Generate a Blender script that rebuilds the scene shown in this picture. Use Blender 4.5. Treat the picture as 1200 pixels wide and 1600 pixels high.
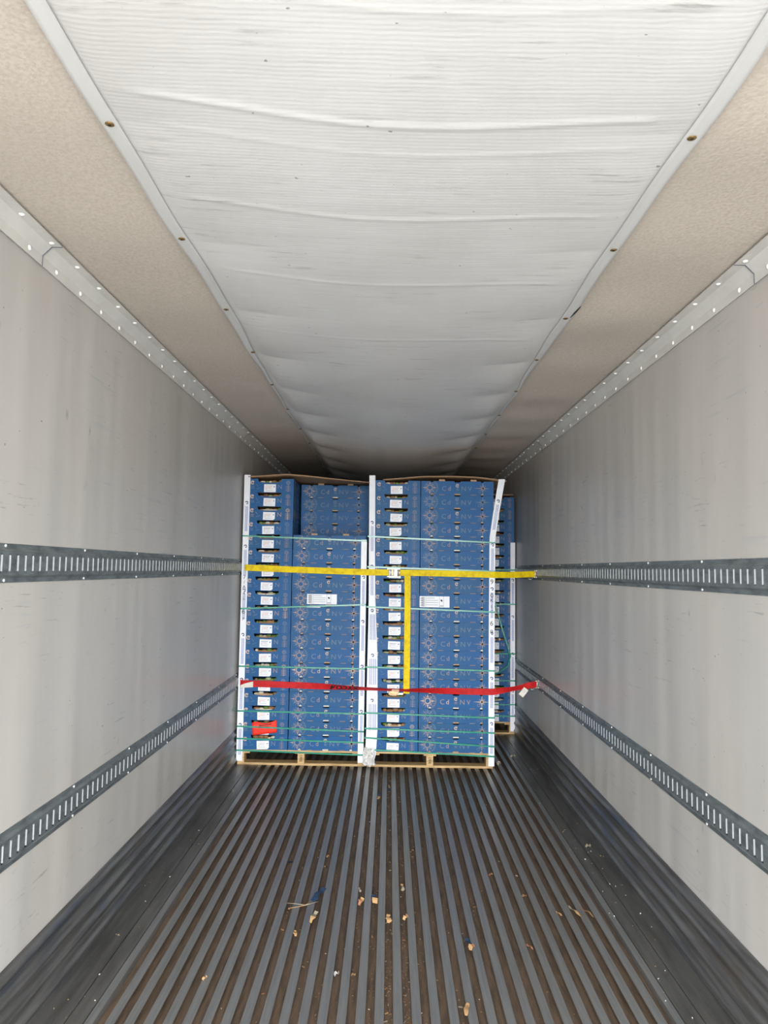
import bpy, math, random
from mathutils import Vector, Matrix

random.seed(7)
S = bpy.context.scene
for o in list(bpy.data.objects):
    bpy.data.objects.remove(o)
COL = S.collection

# ------------------------------------------------------------------ camera
F = 1140.0
CAMPOS = Vector((-0.009, 0.0, 1.58))
ROLL = math.radians(0.8)
d = Vector((9 / F, -90 / F, -1)).normalized()
xa = Vector((math.cos(ROLL), -math.sin(ROLL), 0))
xa.z = -(xa.x * d.x + xa.y * d.y) / d.z
xa.normalize()
za = xa.cross(d)
Mwc = Matrix((xa, d, za)).transposed()          # world -> camera
cd = bpy.data.cameras.new('camera')
cam = bpy.data.objects.new('camera', cd)
COL.objects.link(cam)
cd.sensor_fit = 'VERTICAL'
cd.sensor_height = 36
cd.lens = 36 * F / 1600
cd.clip_start = 0.05
cam.matrix_world = Matrix.Translation(CAMPOS) @ Mwc.transposed().to_4x4()
S.camera = cam

# ------------------------------------------------------------------ world + light
REAR = -1.6
W = bpy.data.worlds.new('World')
S.world = W
W.use_nodes = True
nt = W.node_tree
nt.nodes.clear()
wo = nt.nodes.new('ShaderNodeOutputWorld')
bg = nt.nodes.new('ShaderNodeBackground')
tc = nt.nodes.new('ShaderNodeTexCoord')
sp = nt.nodes.new('ShaderNodeSeparateXYZ')
mr = nt.nodes.new('ShaderNodeMapRange')
cr = nt.nodes.new('ShaderNodeValToRGB')
mr.inputs['From Min'].default_value = -1
nt.links.new(tc.outputs['Generated'], sp.inputs[0])
nt.links.new(sp.outputs['Z'], mr.inputs['Value'])
nt.links.new(mr.outputs[0], cr.inputs[0])
nt.links.new(cr.outputs[0], bg.inputs['Color'])
nt.links.new(bg.outputs[0], wo.inputs['Surface'])
e = cr.color_ramp.elements
e[0].position = 0.0
e[0].color = (0.36, 0.36, 0.355, 1)
e[1].position = 1.0
e[1].color = (0.90, 0.95, 1.0, 1)
q = e.new(0.485); q.color = (0.45, 0.448, 0.44, 1)
q = e.new(0.50); q.color = (1.22, 1.24, 1.27, 1)
bg.inputs['Strength'].default_value = 6.0

ld = bpy.data.lights.new('rear_door_daylight', 'AREA')
ld.shape = 'RECTANGLE'
ld.size = 2.46
ld.size_y = 2.62
ld.cycles.is_portal = True
lo = bpy.data.objects.new('rear_door_daylight', ld)
lo.location = (0, REAR + 0.01, 1.33)
lo.rotation_euler = (math.radians(90), 0, 0)
COL.objects.link(lo)

S.view_settings.view_transform = 'Standard'
S.view_settings.look = 'None'
S.view_settings.gamma = 1
S.view_settings.use_curve_mapping = False
S.view_settings.exposure = 1.83

# ------------------------------------------------------------------ materials
def srgb(r, g, b):
    f = lambda c: (c / 255) / 12.92 if c / 255 <= 0.04045 else ((c / 255 + 0.055) / 1.055) ** 2.4
    return (f(r), f(g), f(b), 1)

class N:
    """small node helper"""
    def __init__(s, name, base=(0.5, 0.5, 0.5, 1), rough=0.5, metal=0.0, spec=0.5):
        s.m = bpy.data.materials.new(name)
        s.m.use_nodes = True
        s.nt = s.m.node_tree
        s.b = s.nt.nodes['Principled BSDF']
        s.b.inputs['Base Color'].default_value = base
        s.b.inputs['Roughness'].default_value = rough
        s.b.inputs['Metallic'].default_value = metal
        s.b.inputs['Specular IOR Level'].default_value = spec
        s.col = None
        s.base = base
    def node(s, t, **k):
        n = s.nt.nodes.new(t)
        for a, v in k.items():
            setattr(n, a, v)
        return n
    def link(s, a, b):
        s.nt.links.new(a, b)
    def coord(s, scale=(1, 1, 1), out='Object', rot=(0, 0, 0)):
        c = s.node('ShaderNodeTexCoord')
        m = s.node('ShaderNodeMapping')
        m.inputs['Scale'].default_value = scale
        m.inputs['Rotation'].default_value = rot
        s.link(c.outputs[out], m.inputs[0])
        return m.outputs[0]
    def noise(s, vec, scale=5, detail=4, rough=0.55, dist=0.0):
        n = s.node('ShaderNodeTexNoise')
        n.inputs['Scale'].default_value = scale
        n.inputs['Detail'].default_value = detail
        n.inputs['Roughness'].default_value = rough
        n.inputs['Distortion'].default_value = dist
        s.link(vec, n.inputs['Vector'])
        return n.outputs['Fac']
    def ramp(s, fac, stops):
        r = s.node('ShaderNodeValToRGB')
        el = r.color_ramp.elements
        el[0].position, el[0].color = stops[0][0], (stops[0][1],) * 3 + (1,)
        el[1].position, el[1].color = stops[-1][0], (stops[-1][1],) * 3 + (1,)
        for p, v in stops[1:-1]:
            x = el.new(p); x.color = (v,) * 3 + (1,)
        s.link(fac, r.inputs[0])
        return r.outputs[0]
    def mix(s, fac, color, amt=1.0):
        """mix colour over the current base by fac"""
        m = s.node('ShaderNodeMix', data_type='RGBA')
        f = fac
        if amt != 1.0:
            mm = s.node('ShaderNodeMath', operation='MULTIPLY')
            s.link(fac, mm.inputs[0]); mm.inputs[1].default_value = amt
            f = mm.outputs[0]
        s.link(f, m.inputs[0])
        if s.col is None:
            m.inputs[6].default_value = s.base
        else:
            s.link(s.col, m.inputs[6])
        m.inputs[7].default_value = color
        s.col = m.outputs[2]
        s.link(s.col, s.b.inputs['Base Color'])
        return s
    def mul(s, a, b):
        m = s.node('ShaderNodeMath', operation='MULTIPLY')
        s.link(a, m.inputs[0])
        if isinstance(b, (int, float)):
            m.inputs[1].default_value = b
        else:
            s.link(b, m.inputs[1])
        return m.outputs[0]
    def bump(s, fac, strength=0.3, dist=0.01):
        b = s.node('ShaderNodeBump')
        b.inputs['Strength'].default_value = strength
        b.inputs['Distance'].default_value = dist
        s.link(fac, b.inputs['Height'])
        prev = s.b.inputs['Normal'].links
        if prev:
            s.link(prev[0].from_socket, b.inputs['Normal'])
        s.link(b.outputs[0], s.b.inputs['Normal'])
        return s
    def rough(s, fac, lo, hi):
        r = s.node('ShaderNodeMapRange')
        r.inputs['To Min'].default_value = lo
        r.inputs['To Max'].default_value = hi
        s.link(fac, r.inputs['Value'])
        s.link(r.outputs[0], s.b.inputs['Roughness'])
        return s

def mat_wall():
    n = N('wall_panel', srgb(208, 205, 200), 0.33, 0, 0.5)
    v = n.coord((1, 1, 1))
    big = n.noise(n.coord((1, 0.9, 0.25)), 1.3, 2)
    n.mix(n.ramp(big, [(0.35, 0), (0.7, 1)]), srgb(188, 186, 181), 0.6)
    pk = n.noise(n.coord((1, 1.3, 0.5)), 1.7, 3)
    n.mix(n.ramp(pk, [(0.45, 0), (0.65, 1)]), srgb(206, 198, 190), 0.35)
    # slanted scuffs
    sc = n.noise(n.coord((1, 2.2, 26), rot=(math.radians(14), 0, 0)), 3.0, 5, 0.6)
    msk = n.noise(n.coord((1, 1, 1)), 1.6, 3)
    f = n.mul(n.ramp(sc, [(0.62, 0), (0.70, 1)]), n.ramp(msk, [(0.47, 0), (0.60, 1)]))
    n.mix(f, srgb(118, 120, 122), 0.6)
    # short vertical smudges
    sm = n.noise(n.coord((1, 5, 2.4)), 4.0, 4, 0.6)
    mk2 = n.noise(n.coord((1, 1.1, 1)), 3.1, 2)
    f2 = n.mul(n.ramp(sm, [(0.65, 0), (0.75, 1)]), n.ramp(mk2, [(0.52, 0), (0.62, 1)]))
    n.mix(f2, srgb(106, 108, 108), 0.6)
    # tiny dark nicks
    nk = n.noise(n.coord((1, 7, 13)), 5.0, 2, 0.5)
    n.mix(n.ramp(nk, [(0.745, 0), (0.775, 1)]), srgb(75, 75, 75), 0.75)
    # faint blue rub marks at mid height
    bl = n.noise(n.coord((1, 1.6, 30), rot=(math.radians(9), 0, 0)), 2.0, 4)
    mk3 = n.noise(n.coord((1, 0.8, 1.2)), 1.9, 1)
    f3 = n.mul(n.ramp(bl, [(0.57, 0), (0.68, 1)]), n.ramp(mk3, [(0.56, 0), (0.66, 1)]))
    n.mix(f3, srgb(140, 158, 182), 0.30)
    wv = n.noise(n.coord((1, 2.4, 0.14)), 1.6, 1)
    n.bump(wv, 0.38, 0.03)
    n.mix(n.ramp(n.noise(n.coord((1, 2.6, 0.35)), 1.5, 3), [(0.45, 0), (0.62, 1)]), srgb(186, 185, 181), 0.3)
    fine = n.noise(v, 60, 3)
    n.bump(fine, 0.06, 0.002)
    n.rough(big, 0.26, 0.42)
    return n.m

def mat_beige():
    n = N('ceiling_felt_panel', srgb(218, 208, 196), 0.75, 0, 0.25)
    a = n.noise(n.coord((1, 1, 1)), 90, 3, 0.6)
    n.mix(n.ramp(a, [(0.4, 0), (0.65, 1)]), srgb(200, 189, 176), 0.7)
    b = n.noise(n.coord((1, 0.6, 1)), 1.5, 3)
    n.mix(n.ramp(b, [(0.45, 0), (0.7, 1)]), srgb(206, 197, 184), 0.5)
    n.bump(a, 0.35, 0.004)
    return n.m

def mat_chute():
    n = N('white_vinyl_sheet', srgb(228, 228, 227), 0.45, 0, 0.45)
    b = n.noise(n.coord((0.8, 0.8, 1)), 1.4, 4)
    n.mix(n.ramp(b, [(0.42, 0), (0.7, 1)]), srgb(206, 204, 200), 0.6)
    # scuffs running across
    sc = n.noise(n.coord((2.0, 22, 1)), 2.2, 6, 0.65)
    mk = n.noise(n.coord((1.2, 1.6, 1)), 1.7, 2)
    f = n.mul(n.ramp(sc, [(0.565, 0), (0.68, 1)]), n.ramp(mk, [(0.48, 0), (0.60, 1)]))
    n.mix(f, srgb(130, 128, 122), 0.5)
    sp_ = n.noise(n.coord((6, 9, 1)), 5.0, 2)
    n.mix(n.ramp(sp_, [(0.735, 0), (0.77, 1)]), srgb(105, 100, 92), 0.65)
    ribs = n.node('ShaderNodeTexWave', wave_type='BANDS', bands_direction='Y')
    ribs.inputs['Scale'].default_value = 22
    ribs.inputs['Distortion'].default_value = 2.2
    ribs.inputs['Detail'].default_value = 2
    ribs.inputs['Detail Scale'].default_value = 0.7
    n.link(n.coord(), ribs.inputs['Vector'])
    n.bump(ribs.outputs['Fac'], 0.045, 0.004)
    wr = n.noise(n.coord((0.6, 5, 1)), 3.0, 4, 0.6)
    n.bump(wr, 0.18, 0.010)
    return n.m

def mat_hem():
    n = N('hem_vinyl', srgb(220, 221, 220), 0.4)
    b = n.noise(n.coord((6, 3, 1)), 4, 3)
    n.bump(b, 0.25, 0.004)
    return n.m

def mat_metal(name, col, rough, metal=1.0, dirt=None, scale=(1, 1, 1), amt=0.6, hi=None):
    n = N(name, col, rough, metal)
    a = n.noise(n.coord(scale), 6, 5, 0.6)
    if dirt:
        n.mix(n.ramp(a, [(0.42, 0), (0.68, 1)]), dirt, amt)
    n.rough(a, rough * 0.8, hi or min(1, rough * 1.4))
    return n.m

def mat_plain(name, col, rough=0.6, metal=0.0, var=0.0, spec=0.5):
    n = N(name, col, rough, metal, spec)
    a = n.noise(n.coord(), 14, 3)
    dk = tuple(c * (1 - var) for c in col[:3]) + (1,)
    n.mix(n.ramp(a, [(0.35, 0), (0.65, 1)]), dk, 1.0)
    return n.m

def mat_wood():
    n = N('pallet_wood', srgb(222, 190, 138), 0.75, 0, 0.3)
    a = n.noise(n.coord((1.2, 14, 14)), 5, 5, 0.6, 0.4)
    n.mix(n.ramp(a, [(0.4, 0), (0.68, 1)]), srgb(150, 115, 75), 0.8)
    b = n.noise(n.coord(), 3, 3)
    n.mix(n.ramp(b, [(0.5, 0), (0.75, 1)]), srgb(120, 100, 80), 0.5)
    n.bump(a, 0.2, 0.002)
    return n.m

def mat_box_blue():
    n = N('blue_printed_cardboard', srgb(16, 88, 148), 0.5, 0, 0.3)
    oi = n.node('ShaderNodeObjectInfo')
    n.mix(oi.outputs['Random'], srgb(34, 86, 128), 0.75)
    a = n.noise(n.coord((3, 3, 3)), 6, 3)
    n.mix(n.ramp(a, [(0.45, 0), (0.75, 1)]), srgb(26, 96, 130), 0.5)
    return n.m

def mat_strap(name, col, dark, tex=220):
    n = N(name, col, 0.65, 0, 0.3)
    a = n.noise(n.coord(), 22, 5, 0.65)
    n.mix(n.ramp(a, [(0.45, 0), (0.72, 1)]), dark, 0.75)
    b = n.noise(n.coord((1, 1, 1)), tex, 1)
    n.bump(b, 0.3, 0.002)
    return n.m

def mat_kick():
    n = N('scuffed_kick_plate', srgb(124, 123, 121), 0.32, 0.5)
    a = n.noise(n.coord((1, 0.5, 12)), 4, 5, 0.6)
    n.mix(n.ramp(a, [(0.42, 0), (0.62, 1)]), srgb(88, 87, 86), 0.9)
    b = n.noise(n.coord((1, 1.0, 9)), 2.2, 4)
    n.mix(n.ramp(b, [(0.55, 0), (0.68, 1)]), srgb(66, 82, 104), 0.5)
    c = n.noise(n.coord((1, 0.8, 7)), 2.9, 4)
    n.mix(n.ramp(c, [(0.60, 0), (0.72, 1)]), srgb(104, 94, 78), 0.6)
    s_ = n.noise(n.coord((1, 14, 30)), 4, 2)
    n.mix(n.ramp(s_, [(0.76, 0), (0.79, 1)]), srgb(190, 190, 185), 0.8)
    n.rough(a, 0.24, 0.45)
    return n.m

def mat_floor_top():
    n = N('worn_aluminium', srgb(138, 139, 138), 0.34, 0.4)
    a = n.noise(n.coord((20, 0.7, 1)), 4, 4, 0.6)
    n.mix(n.ramp(a, [(0.4, 0), (0.65, 1)]), srgb(122, 124, 124), 0.9)
    n.rough(a, 0.24, 0.38)
    return n.m

def mat_floor_panel():
    n = N('scuffed_floor_plate', srgb(116, 115, 112), 0.36, 0.45)
    a = n.noise(n.coord((9, 0.7, 1)), 3, 4, 0.6)
    n.mix(n.ramp(a, [(0.4, 0), (0.65, 1)]), srgb(88, 87, 84), 0.9)
    s_ = n.noise(n.coord((30, 22, 1)), 4, 2)
    n.mix(n.ramp(s_, [(0.775, 0), (0.80, 1)]), srgb(190, 190, 185), 0.8)
    n.rough(a, 0.28, 0.46)
    return n.m

def mat_trough():
    n = N('dirty_trough', srgb(118, 98, 80), 0.7, 0.0)
    a = n.noise(n.coord((14, 1.5, 1)), 4, 6, 0.65)
    n.mix(n.ramp(a, [(0.4, 0), (0.65, 1)]), srgb(84, 72, 60), 0.9)
    b = n.noise(n.coord((16, 9, 1)), 7, 3)
    n.mix(n.ramp(b, [(0.70, 0), (0.78, 1)]), srgb(140, 124, 100), 0.6)
    n.bump(b, 0.3, 0.003)
    return n.m

MAT = dict(
    wall=mat_wall(), beige=mat_beige(), chute=mat_chute(), hem=mat_hem(),
    cove=mat_metal('cream_painted_trim', srgb(224, 223, 218), 0.42, 0.0, srgb(210, 209, 204), (1, 1, 1), 0.7),
    rivet=mat_plain('rivet_white', srgb(250, 250, 248), 0.15),  # white colour stands in for specular glints on the cove rivets
    track=mat_metal('galvanised_track', srgb(142, 150, 152), 0.40, 0.55, srgb(104, 112, 114), (1, 2, 6), 0.9),
    lip=mat_metal('daylit_lip_colour', srgb(190, 194, 196), 0.45, 0.25),  # galvanised lip colour lightened to imitate daylight inside the slots
    steel=mat_metal('zinc_steel', srgb(205, 195, 180), 0.35, 0.6, srgb(150, 130, 100), (3, 3, 3), 0.5),
    screw=mat_metal('bright_screw', srgb(230, 230, 228), 0.25, 0.6),
    brass=mat_metal('brass', srgb(170, 140, 90), 0.4, 0.8, srgb(90, 70, 45)),
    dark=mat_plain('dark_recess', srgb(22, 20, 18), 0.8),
    kick=mat_kick(), ftop=mat_floor_top(), fpan=mat_floor_panel(), trough=mat_trough(),
    wood=mat_wood(), ink=mat_plain('stamp_ink', srgb(60, 48, 38), 0.8),
    blue=mat_box_blue(),
    kraft=mat_plain('bare_cardboard', srgb(190, 156, 122), 0.8, 0, 0.2, 0.2),
    paleboard=mat_plain('pale_cardboard', srgb(222, 216, 205), 0.8, 0, 0.12, 0.2),
    copper=mat_plain('copper_ink', srgb(162, 144, 142), 0.6, 0, 0.15),
    copper2=mat_plain('copper_ink_faded', srgb(112, 130, 154), 0.6, 0, 0.15),
    copper3=mat_plain('copper_ink_bright', srgb(206, 182, 164), 0.6, 0, 0.1),
    paper=mat_plain('white_paper', srgb(246, 248, 252), 0.6, 0, 0.04),
    greyink=mat_plain('grey_print', srgb(120, 124, 136), 0.7),
    palegrey=mat_plain('pale_grey_print', srgb(190, 192, 196), 0.7),
    orangeink=mat_plain('orange_print', srgb(222, 176, 160), 0.7),
    blueink=mat_plain('blue_print', srgb(62, 88, 168), 0.6),
    paleblue=mat_plain('pale_blue_print', srgb(160, 178, 218), 0.6),
    navy=mat_plain('navy_print', srgb(28, 42, 110), 0.6),
    black=mat_plain('black_marker', srgb(28, 28, 34), 0.6),
    board=mat_plain('white_board', srgb(244, 246, 250), 0.5, 0, 0.05),
    band=mat_plain('green_band', srgb(38, 150, 122), 0.22, 0, 0.2),
    yellow=mat_strap('yellow_webbing', srgb(242, 214, 10), srgb(196, 156, 20)),
    red=mat_strap('red_webbing', srgb(205, 32, 34), srgb(158, 20, 26)),
    orangered=mat_plain('fluorescent_red_paper', srgb(255, 52, 28), 0.6, 0, 0.05),
    offwhite=mat_plain('off_white_cloth', srgb(232, 226, 212), 0.7, 0, 0.08),
    cream=mat_plain('cream_plastic', srgb(250, 226, 178), 0.35, 0, 0.15),
    fruitg=mat_plain('green_fruit', srgb(108, 142, 64), 0.5, 0, 0.45),
    fruitp=mat_plain('pale_green_fruit', srgb(176, 182, 140), 0.5, 0, 0.35),
    fruitb=mat_plain('brown_packing', srgb(158, 120, 82), 0.7, 0, 0.4),
    fruitw=mat_plain('pale_packing', srgb(222, 212, 192), 0.7, 0, 0.25),
    scrapblue=mat_plain('blue_scrap', srgb(30, 56, 88), 0.6, 0, 0.25),
    tan=mat_plain('tan_scrap', srgb(186, 148, 102), 0.75, 0, 0.25),
    rust=mat_plain('brown_scrap', srgb(160, 108, 76), 0.75, 0, 0.3),
    greyscrap=mat_plain('grey_scrap', srgb(160, 150, 128), 0.75, 0, 0.25),
    foil=mat_plain('crumpled_white_film', srgb(236, 234, 230), 0.35, 0, 0.15),
)

# ------------------------------------------------------------------ mesh helper
class MB:
    def __init__(s):
        s.v, s.f, s.mi, s.mats, s.smooth = [], [], [], [], []
    def m(s, name):
        if name not in s.mats:
            s.mats.append(name)
        return s.mats.index(name)
    def add(s, vs, fs, mat, smooth=False, M=None):
        o = len(s.v)
        s.v += [tuple(M @ Vector(p)) if M else tuple(p) for p in vs]
        k = s.m(mat)
        for f in fs:
            s.f.append([i + o for i in f]); s.mi.append(k); s.smooth.append(smooth)
        return s
    def box(s, a, b, mat, M=None):
        x0, y0, z0 = a; x1, y1, z1 = b
        vs = [(x, y, z) for z in (z0, z1) for y in (y0, y1) for x in (x0, x1)]
        fs = [(0, 2, 3, 1), (4, 5, 7, 6), (0, 1, 5, 4), (2, 6, 7, 3), (0, 4, 6, 2), (1, 3, 7, 5)]
        return s.add(vs, fs, mat, False, M)
    def prism(s, poly, h0, h1, mat, M=None, smooth=False):
        """poly in local XZ, extruded along Y from h0 to h1"""
        n = len(poly)
        vs = [(x, h0, z) for x, z in poly] + [(x, h1, z) for x, z in poly]
        fs = [tuple(range(n)), tuple(range(2 * n - 1, n - 1, -1))]
        fs += [(i, i + n, (i + 1) % n + n, (i + 1) % n) for i in range(n)]
        return s.add(vs, fs, mat, smooth, M)
    def quad(s, p, mat, M=None):
        return s.add(p, [tuple(range(len(p)))], mat, False, M)
    def grid(s, nx, ny, fn, mat, thick=None, smooth=True, M=None):
        vs = [fn(i / nx, j / ny) for j in range(ny + 1) for i in range(nx + 1)]
        w = nx + 1
        fs = [(j * w + i, j * w + i + 1, (j + 1) * w + i + 1, (j + 1) * w + i) for j in range(ny) for i in range(nx)]
        if thick:
            n = len(vs)
            t = Vector(thick)
            vs += [tuple(Vector(p) + t) for p in vs]
            fs += [tuple(reversed([i + n for i in f])) for f in fs[:nx * ny]]
            edge = [i for i in range(nx)] 
            for i in range(nx):
                fs.append((i + 1, i, i + n, i + 1 + n))
                a = ny * w + i
                fs.append((a, a + 1, a + 1 + n, a + n))
            for j in range(ny):
                a = j * w
                fs.append((a, a + w, a + w + n, a + n))
                a = j * w + nx
                fs.append((a + w, a, a + n, a + w + n))
        return s.add(vs, fs, mat, smooth, M)
    def tube(s, pts, r, mat, seg=8, M=None):
        pts = [Vector(p) for p in pts]
        vs, fs = [], []
        for i, p in enumerate(pts):
            t = (pts[min(i + 1, len(pts) - 1)] - pts[max(i - 1, 0)]).normalized()
            a = t.orthogonal().normalized() if abs(t.z) > .9 else t.cross(Vector((0, 0, 1))).normalized()
            b = t.cross(a)
            rr = r[i] if isinstance(r, (list, tuple)) else r
            for k in range(seg):
                an = 2 * math.pi * k / seg
                vs.append(p + a * math.cos(an) * rr + b * math.sin(an) * rr)
        for i in range(len(pts) - 1):
            for k in range(seg):
                fs.append((i * seg + k, i * seg + (k + 1) % seg, (i + 1) * seg + (k + 1) % seg, (i + 1) * seg + k))
        fs.append(tuple(range(seg))[::-1])
        fs.append(tuple((len(pts) - 1) * seg + k for k in range(seg)))
        return s.add(vs, fs, mat, True, M)
    def ribbon(s, pts, wdirs, width, thick, mat):
        """flat webbing: pts centre line, wdirs unit width directions"""
        vs, fs = [], []
        P = [Vector(p) for p in pts]
        for i, p in enumerate(P):
            t = (P[min(i + 1, len(P) - 1)] - P[max(i - 1, 0)]).normalized()
            w = Vector(wdirs[i]).normalized()
            n = t.cross(w).normalized()
            wd = width[i] if isinstance(width, (list, tuple)) else width
            for a, b in ((-1, -1), (1, -1), (1, 1), (-1, 1)):
                vs.append(p + w * a * wd / 2 + n * b * thick / 2)
        for i in range(len(P) - 1):
            for k in range(4):
                fs.append((i * 4 + k, i * 4 + (k + 1) % 4, i * 4 + 4 + (k + 1) % 4, i * 4 + 4 + k))
        fs.append((3, 2, 1, 0))
        e_ = 4 * (len(P) - 1)
        fs.append((e_, e_ + 1, e_ + 2, e_ + 3))
        return s.add(vs, fs, mat)
    def ell(s, c, r, mat, seg=10, rings=6, M=None, jit=0):
        vs, fs = [], []
        for j in range(rings + 1):
            th = math.pi * j / rings
            for i in range(seg):
                ph = 2 * math.pi * i / seg
                k = 1 + random.uniform(-jit, jit)
                vs.append((c[0] + r[0] * math.sin(th) * math.cos(ph) * k, c[1] + r[1] * math.sin(th) * math.sin(ph) * k, c[2] + r[2] * math.cos(th)))
        for j in range(rings):
            for i in range(seg):
                fs.append((j * seg + i, (j + 1) * seg + i, (j + 1) * seg + (i + 1) % seg, j * seg + (i + 1) % seg))
        return s.add(vs, fs, mat, True, M)
    # flat marks on a plane facing -Y, at y=Y
    def line(s, a, b, w, mat, Y, M=None):
        dx, dz = b[0] - a[0], b[1] - a[1]
        L = math.hypot(dx, dz) or 1
        nx, nz = -dz / L * w / 2, dx / L * w / 2
        return s.quad([(a[0] - nx, Y, a[1] - nz), (b[0] - nx, Y, b[1] - nz), (b[0] + nx, Y, b[1] + nz), (a[0] + nx, Y, a[1] + nz)], mat, M)
    def ring(s, c, r0, r1, mat, Y, M=None, seg=20, a0=0, a1=2 * math.pi):
        vs, fs = [], []
        for i in range(seg + 1):
            a = a0 + (a1 - a0) * i / seg
            for r in (r0, r1):
                vs.append((c[0] + r * math.cos(a), Y, c[1] + r * math.sin(a)))
        for i in range(seg):
            fs.append((2 * i, 2 * i + 1, 2 * i + 3, 2 * i + 2))
        return s.add(vs, fs, mat, False, M)
    def text(s, txt, size, mat, M, bold=0.0):
        cu = bpy.data.curves.new('t', 'FONT')
        cu.body = txt
        cu.size = size
        cu.align_x = 'CENTER'
        cu.align_y = 'CENTER'
        cu.resolution_u = 3
        cu.offset = bold
        ob = bpy.data.objects.new('t', cu)
        COL.objects.link(ob)
        dg = bpy.context.evaluated_depsgraph_get()
        me = ob.evaluated_get(dg).to_mesh()
        vs = [tuple(v.co) for v in me.vertices]
        fs = [tuple(p.vertices) for p in me.polygons]
        ob.evaluated_get(dg).to_mesh_clear()
        bpy.data.objects.remove(ob)
        bpy.data.curves.remove(cu)
        return s.add(vs, fs, mat, False, M)
    def mesh(s, name):
        me = bpy.data.meshes.new(name)
        me.from_pydata([tuple(v) for v in s.v], [], s.f)
        for k in s.mats:
            me.materials.append(MAT[k])
        me.polygons.foreach_set('material_index', s.mi)
        me.polygons.foreach_set('use_smooth', s.smooth)
        me.update()
        return me
    def build(s, name, parent=None, bevel=0):
        o = bpy.data.objects.new(name, s.mesh(name))
        COL.objects.link(o)
        if parent is not None:
            o.parent = parent
        if bevel:
            b = o.modifiers.new('bevel', 'BEVEL')
            b.width = bevel; b.segments = 2; b.limit_method = 'ANGLE'
        return o

def tag(o, label, cat, group=None, kind=None):
    o['label'] = label
    o['category'] = cat
    if group: o['group'] = group
    if kind: o['kind'] = kind
    return o
def struct(o, label=None):
    o['kind'] = 'structure'
    if label: o['label'] = label
    return o
def empty(name, loc=(0, 0, 0), rz=0):
    o = bpy.data.objects.new(name, None)
    o.location = loc
    o.rotation_euler = (0, 0, rz)
    o.empty_display_size = 0.1
    COL.objects.link(o)
    return o
def inst(name, me, parent, loc=(0, 0, 0), rot=(0, 0, 0)):
    o = bpy.data.objects.new(name, me)
    o.location = loc; o.rotation_euler = rot
    COL.objects.link(o)
    o.parent = parent
    return o
def lerp(a, b, t): return a + (b - a) * t
def interp(x, pts):
    if x <= pts[0][0]: return pts[0][1]
    for (a, b), (c, e_) in zip(pts, pts[1:]):
        if x <= c: return lerp(b, e_, (x - a) / (c - a))
    return pts[-1][1]
# rotate the text plane (XY) so that it faces -Y
FACE = Matrix.Rotation(math.radians(90), 4, 'X')

# ------------------------------------------------------------------ trailer shell
XW = 1.244
FRONT = 13.6
ZL, ZR = 2.693, 2.656          # ceiling height at the left / right side
def zc(x): return lerp(ZL, ZR, (x + 1.2) / 2.4)

def wall(side, name, z0, z1):
    b = MB()
    x = side * XW
    xo = side * (XW + 0.06)
    b.box((min(x, xo), REAR, z0 - 0.4), (max(x, xo), FRONT, z1 + 0.12), 'wall')
    struct(b.build(name))
wall(-1, 'wall_left', 0.2, 2.65)
wall(1, 'wall_right', 0.2, 2.62)
b = MB()
b.box((-XW - 0.06, FRONT, -0.2), (XW + 0.06, FRONT + 0.08, 2.8), 'wall')
struct(b.build('wall_front'))

# ceiling: beige felt panels (slightly wavy across) either side of the air chute
def ceil_fn(u, v):
    x = -XW - 0.02 + (2 * XW + 0.04) * u
    y = REAR + (FRONT - REAR) * v
    w = 0.004 * math.sin(y * 2 * math.pi / 0.65 + 0.9 * math.sin(y)) + 0.003 * math.sin(y * 5.1 + x * 2)
    if abs(x) > 1.13: w = 0
    return (x, y, zc(x) + w * (1.2 if x > 0 else 0.5) + 0.004)
b = MB()
b.grid(24, 300, ceil_fn, 'beige', thick=(0, 0, 0.06))
struct(b.build('ceiling'))

# riveted corner coves
def cove(side, name, zct, zbot):
    b = MB()
    t = 0.004
    xo = XW - 0.001
    pts = [(xo, zbot), (xo, zct - 0.033), (xo - 0.033, zct - 0.001), (xo - 0.072, zct - 0.001)]
    inn = [(xo - t, zbot), (xo - t, zct - 0.033 - t * .4), (xo - 0.033 - t * .4, zct - t), (xo - 0.072, zct - t)]
    poly = [(side * x, z) for x, z in pts + inn[::-1]]
    y0 = REAR
    segs = [REAR, 2.42, 5.95, 9.6, FRONT]
    for i in range(4):
        k = 0.0030 * (3 - i) * 0.8
        q_ = [(x - side * k * (1 if j >= 4 else 0), z - k * (1 if j >= 4 else 0)) for j, (x, z) in enumerate(poly)]
        b.prism(q_, segs[i], segs[i + 1] + (0.03 if i < 3 else 0), 'cove')
    for i in range(3):
        k = 0.0030 * (3 - i) * 0.8
        q_ = [(x - side * k * 1.15 * (1 if j >= 4 else 0), z - k * 1.15 * (1 if j >= 4 else 0)) for j, (x, z) in enumerate(poly)]
        b.prism(q_, segs[i + 1] + 0.028, segs[i + 1] + 0.033, 'greyink')  # thin grey ring drawn in as the shadow line of each overlap
    o = struct(b.build(name))
    r = MB()
    r.ell((0, 0, 0), (0.010, 0.010, 0.0055), 'rivet', 10, 4)
    rm = r.mesh('rivet')
    y = 1.95
    while y < 8.4:
        k = 0.0072 if y < 2.42 else (0.0048 if y < 5.95 else 0.0024)
        inst('rivet', rm, o, (side * (xo - t - k), y, zbot + 0.016), (0, math.radians(90), 0))
        inst('rivet', rm, o, (side * (xo - 0.056), y + 0.06, zct - t - k), (0, 0, 0))
        y += 0.205
    return o
cove(-1, 'trim_1', ZL, 2.622)
cove(1, 'trim_2', ZR, 2.585)

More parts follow.
